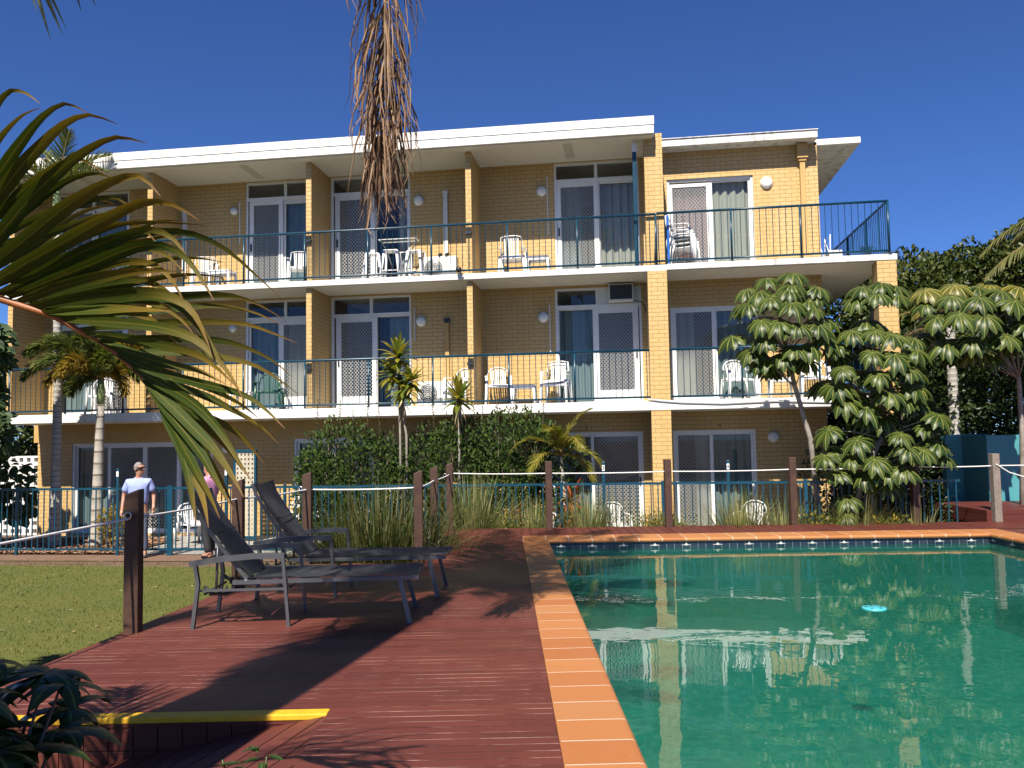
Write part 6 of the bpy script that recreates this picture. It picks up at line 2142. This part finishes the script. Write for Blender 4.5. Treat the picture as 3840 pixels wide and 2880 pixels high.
AC = make_ac()
ga = 'white outdoor air conditioner units'
dup(AC, (-4.05, 17.85, F2), 0, 'white air conditioner unit with a pair of shoes on it, on the top balcony', ga)
dup(AC, (-4.2, 17.85, F1), 0, 'white air conditioner unit on the middle balcony right of the dracaena leaves', ga)
dup(AC, (4.55, 19.4, F2 + .01), R(90), 'white air conditioner unit on the side balcony seen through the corner railing', ga)
dup(AC, (-5.9, 16.6, .012), R(0), 'white air conditioner unit on the terrace behind the fence and big grass clump', ga)
sh = MB()
for sx in (-.1, .06):
    x = -3.95 + sx
    sh.tube([(x, 17.90, F2 + .60), (x, 17.82, F2 + .61), (x + .01, 17.74, F2 + .595), (x + .01, 17.68, F2 + .585)], [.04, .042, .038, .022], 8)
    sh.tube([(x, 17.90, F2 + .60), (x, 17.90, F2 + .67)], [.04, .035], 8)
tag(sh.build('shoes', M['black'], origin=(-3.95, 17.8, F2 + .56)), 'pair of dark trainers drying on the air conditioner of the top balcony', 'shoes')
fl = empty('floodlight', (-3.42, 16.93, F2 - .02), 'small black and silver floodlight clamped to the edge of the upper slab', 'floodlight')
b = MB()
b.lathe([(.001, -.09), (.055, -.085), (.062, -.03), (.05, .02), (.001, .03)], (-3.44, 16.9, F2 + .07), 14, axis='y')
b.build('lamp_head', M['black'], fl)
b = MB()
b.tube([(-3.44, 16.9, F2 + .03), (-3.40, 16.9, F2 - .0), (-3.36, 16.92, F2 - .03)], .016, 6)
b.tube([(-3.37, 16.93, F2 - .03), (-3.37, 16.93, F2 - .14)], .007, 6)
b.build('bracket', M['steel'], fl)
bb = MB()
bb.box(.83, .875, 17.2, 17.62, F2 + .04, F2 + 1.08)
tag(bb.build('bodyboard', M['blueboard'], origin=(.85, 17.4, F2), bevel=.015), 'bright blue board leaning behind the white chair stack on the top corner balcony', 'bodyboard')
dr_ = empty('drying_rack', (4.35, 19.0, F2 + .01), 'thin white clothes drying rack on the side of the top corner balcony', 'drying rack')
b = MB()
for y in (18.7, 19.2):
    b.tube([(4.35, y, F2 + .02), (4.37, y, F2 + .85)], .01, 6)
    b.tube([(4.45, y, F2 + .02), (4.25, y, F2 + .75)], .008, 6)
for k in range(5): b.tube([(4.36, 18.7, F2 + .35 + k * .11), (4.36, 19.2, F2 + .35 + k * .11)], .004, 5)
b.build('frame', M['frame'], dr_)
br_ = MB()
br_.tube([(.56, 17.0, F2 + .05), (.60, 17.03, F2 + .9)], .012, 6)
br_.tube([(.66, 17.0, F2 + .05), (.63, 17.03, F2 + .85)], .010, 6)
tag(br_.build('broom_handle', M['oldpost'], origin=(.6, 17.0, F2)), 'thin wooden handles leaning on the pier of the top balcony', 'broom')

# ------------------------------------------------------------------ blue garden fence
YFN = 14.95


def fence_panel(x0, x1, lb, tall0=None, kind='fence_panel', sticker=None, wide=.05, y=YFN):
    t = empty(kind, (x0, y, 0), lb, 'fence' if kind == 'fence_panel' else 'gate', group='blue metal fence panels' if kind == 'fence_panel' else 'blue metal gates')
    h0 = 1.66 if tall0 else 1.32
    b = MB()
    b.box(x0 - wide / 2, x0 + wide / 2, y - .025, y + .025, 0, h0)
    p = b.build('post', M['fence'], t, bevel=.004)
    OFF[p.name] = OFF[t.name]
    if tall0:
        s_ = MB()
        s_.box(x0 - .022, x0 + .022, y - .028, y - .0255, 1.50, 1.60)
        s_.build('number_sticker', M['frame'], p)
        if sticker: text_mesh('number', sticker, .085, M['black'], (x0, y - .031, 1.55), p)
    a, c = x0 + wide / 2, x1 - .03
    for z, s in ((1.27, .02), (.12, .018)):
        b = MB()
        b.box(a, c, y - .018, y + .018, z - s, z + s)
        b.build('rail', M['fence'], t)
    b = MB()
    n = int((c - a) / .118)
    for i in range(n):
        x = a + (i + .5) * (c - a) / n
        b.box(x - .0095, x + .0095, y - .008, y + .008, .10, 1.26)
    b.build('pickets', M['fence'], t)
    return t


for x0, x1, lb in ((-16.05, -13.95, 'blue picket fence panel at the far left edge below the round leaved tree'), (-13.95, -11.87, 'blue picket fence panel left of the two palm trunks'), (-11.87, -9.75, 'blue picket fence panel in front of the two palm trunks')):
    fence_panel(x0, x1, lb)
fence_panel(-9.75, -8.68, 'blue gate behind the man, hung on a tall post with a white sticker', True, 'garden_gate', None)
fence_panel(-8.68, -7.55, 'blue fence panel with a wide left post, behind the person in pink', wide=.11)
fence_panel(-7.55, -6.4, 'blue gate with tall stickered post in front of the perforated gate panel', True, 'garden_gate', None)
fence_panel(-6.4, -4.7, 'blue fence panel behind the far lounger and the left end of the big grass', False)
for x0, x1, lb in ((-4.7, -3.0, 'blue fence panel behind the big grass clump'), (-3.0, -1.25, 'blue fence panel in front of the right hand hedge shrub')):
    fence_panel(x0, x1, lb)
fence_panel(-1.25, -.5, 'narrow blue fence panel in front of the reddish strap leaved plant')
fence_panel(-.5, .53, 'blue gate before screen door 3 with a sticker reading 3 on its tall post', True, 'garden_gate', '3')
fence_panel(.53, 1.64, 'blue fence panel in front of the big brick pier', wide=.07)
fence_panel(1.64, 2.92, 'blue gate before screen door 4 with a sticker reading 4 on its tall post', True, 'garden_gate', '4')
fence_panel(2.92, 4.46, 'blue fence panel behind the umbrella plant and low grasses', wide=.06)
fence_panel(4.46, 5.42, 'short blue fence panel at the dark gap left of the turquoise wall')

# perforated gate panel and block screen ---------------------------------------------
sg = empty('screen_gate', (-8.2, 17.1, 0), 'pale perforated panel in a dark blue frame standing on the terrace by the brick wall', 'gate')
x0, x1, y = -8.42, -8.0, 17.1
b = MB()
for a, c in ((x0 - .05, x0), (x1, x1 + .05)): b.box(a, c, y - .03, y + .03, 0, 1.96)
b.box(x0, x1, y - .03, y + .03, 1.9, 1.96)
b.box(x0, x1, y - .03, y + .03, .06, .12)
b.build('frame', M['fence'], sg)


def perforated(mb, x0, x1, z0, z1, y0, y1, px, pz, hw, hh):
    nx, nz = max(1, round((x1 - x0) / px)), max(1, round((z1 - z0) / pz))
    px, pz = (x1 - x0) / nx, (z1 - z0) / nz
    for i in range(nx + 1):
        xa = x0 if i == 0 else x0 + (i - .5) * px + hw
        xb = x1 if i == nx else x0 + (i + .5) * px - hw
        mb.box(xa, xb, y0, y1, z0, z1)
    for j in range(nz + 1):
        za = z0 if j == 0 else z0 + (j - .5) * pz + hh
        zb = z1 if j == nz else z0 + (j + .5) * pz - hh
        mb.box(x0, x1, y0 + .001, y1 - .001, za, zb)


b = MB()
perforated(b, x0, x1, .12, 1.9, y - .012, y + .012, .084, .098, .017, .022)
b.build('perforated_sheet', pm('cream_sheet', (.46, .41, .31), .6), sg)
bw = empty('block_screen_wall', (-15.5, 18.4, 0), 'white pierced block wall at the left behind the fence and palms', 'wall')
b = MB()
perforated(b, -17.5, -14.0, .0, 1.88, 18.35, 18.45, .19, .19, .05, .05)
b.build('pierced_blocks', M['white'], bw)

# turquoise walls and timber platform at the right --------------------------------------
tw = MB()
tw.box(9.08, 14.5, 15.75, 15.95, .0, 2.0, T=PT)
tw.box(9.08, 9.28, 15.95, 16.6, .0, 2.0, T=PT)
tag(tw.build('garden_wall', M['turq'], origin=PW(10, 15.8, 0)), 'long turquoise rendered garden wall in sun at the right edge', 'wall')
tw = MB()
tw.box(8.75, 9.6, 16.61, 16.78, .0, 2.02, T=PT)
tag(tw.build('garden_wall', M['turq'], origin=PW(9, 16.6, 0)), 'short turquoise garden wall set back in palm shade beside the sunny one', 'wall')
tw = MB()
tw.box(7.93, 13.5, 13.86, 15.6, DZ - .05, .78, T=PT)
tw.box(7.95, 13.4, 13.88, 15.5, 0, DZ - .051, T=PT)
tag(tw.build('timber_platform', M['deck2'], origin=PW(10, 15, 0)), 'raised dark timber platform in front of the turquoise wall', 'platform')
# ------------------------------------------------------------------ people
def skin_mesh(name, joints, edges, mat, parent, root=0, sub=2):
    """continuous body surface: joints {name:(x,y,z,rx,ry)} grown with a skin modifier"""
    names = list(joints)
    me = bpy.data.meshes.new(name)
    me.from_pydata([joints[k][:3] for k in names], [(names.index(a), names.index(b)) for a, b in edges], [])
    ob = bpy.data.objects.new(name, me)
    col.objects.link(ob)
    ob.modifiers.new('skin', 'SKIN')
    sk = me.skin_vertices[0].data
    for i, k in enumerate(names):
        sk[i].radius = joints[k][3:5]
        sk[i].use_root = (i == root)
    m = ob.modifiers.new('sub', 'SUBSURF')
    m.levels = sub
    m.render_levels = sub
    bpy.context.view_layer.update()
    dg = bpy.context.evaluated_depsgraph_get()
    m2 = bpy.data.meshes.new_from_object(ob.evaluated_get(dg))
    bpy.data.objects.remove(ob)
    bpy.data.meshes.remove(me)
    m2.name = name
    for p in m2.polygons: p.use_smooth = True
    m2.materials.clear()
    m2.materials.append(mat)
    o = bpy.data.objects.new(name, m2)
    col.objects.link(o)
    if parent is not None: o.parent = parent
    return o


M['skin'] = pm('tanned_skin', (.42, .205, .13), .5, var=(14, .08))
M['hairgrey'] = pm('grey_hair', (.24, .225, .205), .7, var=(40, .3), bump=(90, .6, .004))
M['shirt'] = pm('pale_blue_shirt', (.30, .36, .66), .8, var=(8, .1), bump=(14, .5, .012))
M['jeans'] = pm('grey_trousers', (.09, .11, .16), .85, var=(9, .15), bump=(12, .5, .012))
M['pink'] = pm('pink_shirt', (.60, .26, .42), .8, var=(8, .12), bump=(14, .5, .012))
M['blacktr'] = pm('black_trousers', (.018, .018, .020), .8, bump=(12, .4, .01))


def person(loc, rz, lb, shirt, trousers, shoe, arms, glasses=True, turn=0.0, stride=.0, bulk=1.0):
    """local front is +y"""
    t = empty('person', loc, lb, 'person', rz)
    J = {'pelvis': (0, 0, .96, .135, .10), 'waist': (0, .0, 1.10, .135, .10), 'chest': (0, .005, 1.28, .15, .105), 'upper': (0, -.005, 1.40, .12, .075), 'neck0': (0, -.01, 1.475, .056, .056), 'neck': (0, .005, 1.525, .052, .055),
         'jaw': (0, .03, 1.585, .062, .072), 'head': (0, .012, 1.665, .076, .096), 'crown': (0, .0, 1.735, .05, .062), 'nose': (0, .128, 1.635, .012, .014), 'chin': (0, .095, 1.565, .028, .024)}
    E = [('pelvis', 'waist'), ('waist', 'chest'), ('chest', 'upper'), ('upper', 'neck0'), ('neck0', 'neck'), ('neck', 'jaw'), ('jaw', 'head'), ('head', 'crown'), ('head', 'nose'), ('jaw', 'chin')]
    for s, nm, el, wr in ((-1, 'l', arms[0][0], arms[0][1]), (1, 'r', arms[1][0], arms[1][1])):
        J['sh' + nm] = (s * .175, -.01, 1.405, .062, .062)
        J['el' + nm] = (s * el[0], el[1], el[2], .042, .042)
        J['wr' + nm] = (s * wr[0], wr[1], wr[2], .027, .023)
        E += [('upper', 'sh' + nm), ('sh' + nm, 'el' + nm), ('el' + nm, 'wr' + nm)]
        w, e = V((s * wr[0], wr[1], wr[2])), V((s * el[0], el[1], el[2]))
        d = (w - e).normalized()
        side = d.cross(V((s, 0, 0)))
        side = side.normalized() if side.length > .1 else V((0, 1, 0))
        pal = w + d * .07
        J['pa' + nm] = (*pal, .034, .018)
        E.append(('wr' + nm, 'pa' + nm))
        for k, (off, L) in enumerate(((-.028, .062), (-.010, .075), (.010, .072), (.028, .055))):
            a = pal + side * off + d * .035
            b2 = a + d * L * .55 + V((-s * .012, .0, 0))
            c2 = b2 + d * L * .35 + V((-s * .022, 0, 0))
            for q, pt, r in (('a', a, .0095), ('b', b2, .0088), ('c', c2, .007)): J['f%d%s%s' % (k, q, nm)] = (*pt, r, r)
            E += [('pa' + nm, 'f%da%s' % (k, nm)), ('f%da%s' % (k, nm), 'f%db%s' % (k, nm)), ('f%db%s' % (k, nm), 'f%dc%s' % (k, nm))]
        a = w + d * .035 + side * .035
        b2 = a + d * .035 + side * .018 + V((-s * .01, 0, 0))
        J['ta' + nm] = (*a, .011, .011)
        J['tb' + nm] = (*b2, .009, .009)
        E += [('wr' + nm, 'ta' + nm), ('ta' + nm, 'tb' + nm)]
    LEG = {}
    LE_ = []
    for s, nm in ((-1, 'l'), (1, 'r')):
        st = stride * s
        LEG['hip' + nm] = (s * .088, 0, .90, .094, .094)
        LEG['kn' + nm] = (s * .098, .03 + st * .5, .50, .060, .062)
        LEG['an' + nm] = (s * .108, -.015 + st, .09, .040, .042)
        LE_ += [('hip' + nm, 'kn' + nm), ('kn' + nm, 'an' + nm)]
    J.update(LEG)
    for nm, s in (('l', -1), ('r', 1)):
        a = LEG['an' + nm]
        J['to' + nm] = (a[0] + s * .015, a[1] + .15, .045, .034, .028)
        J['he' + nm] = (a[0], a[1] - .05, .045, .03, .03)
        LE_ += [('pelvis', 'hip' + nm), ('an' + nm, 'to' + nm), ('an' + nm, 'he' + nm)]
    HR = Matrix.Rotation(turn, 3, 'Z')
    HT = lambda p: HR @ V(p)
    for k in ('neck', 'jaw', 'head', 'crown', 'nose', 'chin'): J[k] = (*HT(J[k][:3]), *J[k][3:])
    skin_mesh('body', J, E + LE_, M['skin'], t)
    # shirt
    S = {'hem': (0, .0, .93, .165 * bulk, .125 * bulk), 'waist': (0, .0, 1.10, .168 * bulk, .13 * bulk), 'chest': (0, .005, 1.28, .178 * bulk, .128 * bulk), 'upper': (0, -.005, 1.405, .145, .085), 'col': (0, -.008, 1.475, .066, .064)}
    SE_ = [('hem', 'waist'), ('waist', 'chest'), ('chest', 'upper'), ('upper', 'col')]
    for s, nm in ((-1, 'l'), (1, 'r')):
        a, b2 = V(J['sh' + nm][:3]), V(J['el' + nm][:3])
        c2 = a.lerp(b2, .78)
        S['sh' + nm] = (*a, .078 * bulk, .078)
        S['sl' + nm] = (*c2, .085 * bulk, .082)
        SE_ += [('upper', 'sh' + nm), ('sh' + nm, 'sl' + nm)]
    skin_mesh('shirt', S, SE_, shirt, t)
    b = MB()
    for s in (-1, 1):
        b.add([(s * .005, .075, 1.45), (s * .065, .045, 1.50), (s * .075, .055, 1.475), (s * .04, .095, 1.42)], [(0, 1, 2, 3) if s < 0 else (3, 2, 1, 0)], [[(0, 0)] * 4])
        b.add([(s * .065, .045, 1.50), (s * .05, -.07, 1.515), (s * .065, -.08, 1.48), (s * .075, .055, 1.475)], [(0, 1, 2, 3) if s < 0 else (3, 2, 1, 0)], [[(0, 0)] * 4])
    b.build('collar', shirt, t, local=True)
    Tj = {'waist': (0, 0, 1.0, .15, .112), 'pelvis': (0, 0, .93, .152, .118)}
    TE = [('waist', 'pelvis')]
    for nm in 'lr':
        h, k, a = LEG['hip' + nm], LEG['kn' + nm], LEG['an' + nm]
        Tj['hip' + nm] = (*h[:2], .86, .106, .106)
        Tj['kn' + nm] = (*k[:3], .080, .082)
        Tj['an' + nm] = (a[0], a[1], .10, .072, .078)
        TE += [('pelvis', 'hip' + nm), ('hip' + nm, 'kn' + nm), ('kn' + nm, 'an' + nm)]
    skin_mesh('trousers', Tj, TE, trousers, t)
    for nm, s in (('l', -1), ('r', 1)):
        a = LEG['an' + nm]
        skin_mesh('shoe', {'h': (a[0], a[1] - .05, .05, .042, .045), 'm': (a[0], a[1] + .05, .052, .046, .048), 't': (a[0] + s * .012, a[1] + .155, .042, .044, .036), 'u': (a[0], a[1], .095, .046, .05)}, [('h', 'm'), ('m', 't'), ('h', 'u')], shoe, t)
    # hair, ears, glasses
    HJ = {'b': (0, -.050, 1.60, .062, .042), 'm': (0, -.030, 1.675, .081, .076), 't': (0, -.006, 1.735, .066, .074), 'f': (0, .058, 1.738, .052, .030)}
    skin_mesh('hair', {k: (*HT(q[:3]), *q[3:]) for k, q in HJ.items()}, [('b', 'm'), ('m', 't'), ('t', 'f')], M['hairgrey'], t)
    for s in (-1, 1):
        e = MB()
        e.tube([HT(q) for q in ((s * .078, .0, 1.615), (s * .09, -.008, 1.64), (s * .082, -.004, 1.665))], [(.008, .012), (.01, .018), (.008, .012)], 8)
        e.build('ear', M['skin'], t, local=True)
    m_ = MB()
    m_.tube([HT(q) for q in ((-.025, .105, 1.592), (0, .115, 1.594), (.025, .105, 1.592))], .006, 6)
    m_.build('mouth', pm('lips', (.36, .14, .11), .5), t, local=True)
    if glasses:
        gl = MB()
        arc = [HT(q_) for q_ in [(.086 * math.sin(q), .012 + .10 * math.cos(q), 1.668) for q in [R(-78 + 13 * i) for i in range(13)]]]
        gl.tube(arc, [(.006, .02)] * 13, 8, flat=(0, 1, 0))
        for s in (-1, 1): gl.tube([HT((s * .086, .02, 1.672)), HT((s * .088, -.03, 1.668))], .006, 6)
        gl.build('sunglasses', M['black'], t, local=True)
    else:
        for s in (-1, 1):
            e = MB()
            e.lathe([(.001, .0), (.010, .002), (.013, .008)], HT((s * .03, .095, 1.655)), 8, axis='y')
            e.build('eye', M['dark'], t, local=True)
    return t


pman = person((-9.12, 14.62, .004), R(-158), 'grey haired man in dark sunglasses, pale blue shirt and grey trousers by the gate', M['shirt'], M['jeans'], pm('grey_shoe', (.12, .12, .125), .7),
              [((.26, -.05, 1.15), (.27, .06, .93)), ((.26, -.04, 1.15), (.27, .07, .92))], turn=R(62), bulk=1.14)
person((-7.72, 14.62, .004), R(75), 'grey haired person in pink shirt and black trousers half hidden behind the near frond', M['pink'], M['blacktr'], M['black'],
       [((.22, .02, 1.15), (.10, .17, 1.10)), ((.22, .02, 1.15), (.12, .19, 1.14))], glasses=False, stride=.08)
# ------------------------------------------------------------------ light and camera
SA, SE = R(6.0), R(50.5)          # shadows run towards +Y, a little to +X
sun_dir = V((-math.sin(SA) * math.cos(SE), -math.cos(SA) * math.cos(SE), math.sin(SE)))
ld = bpy.data.lights.new('sun', 'SUN')
ld.energy = 5.0
ld.angle = R(.53)
ld.color = (1.0, .93, .82)
lo = bpy.data.objects.new('sun', ld)
col.objects.link(lo)
lo.rotation_euler = sun_dir.to_track_quat('Z', 'Y').to_euler()
wd = bpy.data.worlds.new('World')
scene.world = wd
wd.use_nodes = True
nt = wd.node_tree
bg = nt.nodes['Background']
sky = nt.nodes.new('ShaderNodeTexSky')
sky.sky_type = 'NISHITA'
sky.sun_disc = False
sky.sun_elevation = SE
sky.sun_rotation = math.atan2(sun_dir.x, sun_dir.y)
sky.altitude = 0
sky.air_density = .75
sky.dust_density = 0
sky.ozone_density = 10
tint = nt.nodes.new('ShaderNodeMix')
tint.data_type = 'RGBA'
tint.blend_type = 'MULTIPLY'
tint.inputs[0].default_value = 1.0
tint.inputs[7].default_value = (.84, 1.0, 1.32, 1)
nt.links.new(sky.outputs[0], tint.inputs[6])
nt.links.new(tint.outputs[2], bg.inputs[0])
bg.inputs[1].default_value = .0535

cam = bpy.data.cameras.new('camera')
cam.sensor_width = 36
cam.sensor_fit = 'HORIZONTAL'
cam.lens = .82 * 36
cam.clip_start = .05
cam.clip_end = 1500
co = bpy.data.objects.new('camera', cam)
col.objects.link(co)
yaw, pit, rol = R(-8.0), R(3.7), R(-1.0)
f_ = V((math.sin(yaw) * math.cos(pit), math.cos(yaw) * math.cos(pit), math.sin(pit)))
r_ = V((math.cos(yaw), -math.sin(yaw), 0))
u_ = r_.cross(f_)
r2 = r_ * math.cos(rol) + u_ * math.sin(rol)
u2 = u_ * math.cos(rol) - r_ * math.sin(rol)
mt = Matrix((r2, u2, -f_)).transposed().to_4x4()
mt.translation = V((0, 0, 2.1))
co.matrix_world = mt
scene.camera = co
scene.render.engine = 'CYCLES'
vs_ = scene.view_settings
vs_.view_transform = 'Standard'
vs_.look = 'None'
vs_.exposure = .85
scene.cycles.diffuse_bounces = 1
vs_.gamma = 1.0
scene.render.resolution_x = 1024
scene.render.resolution_y = 768
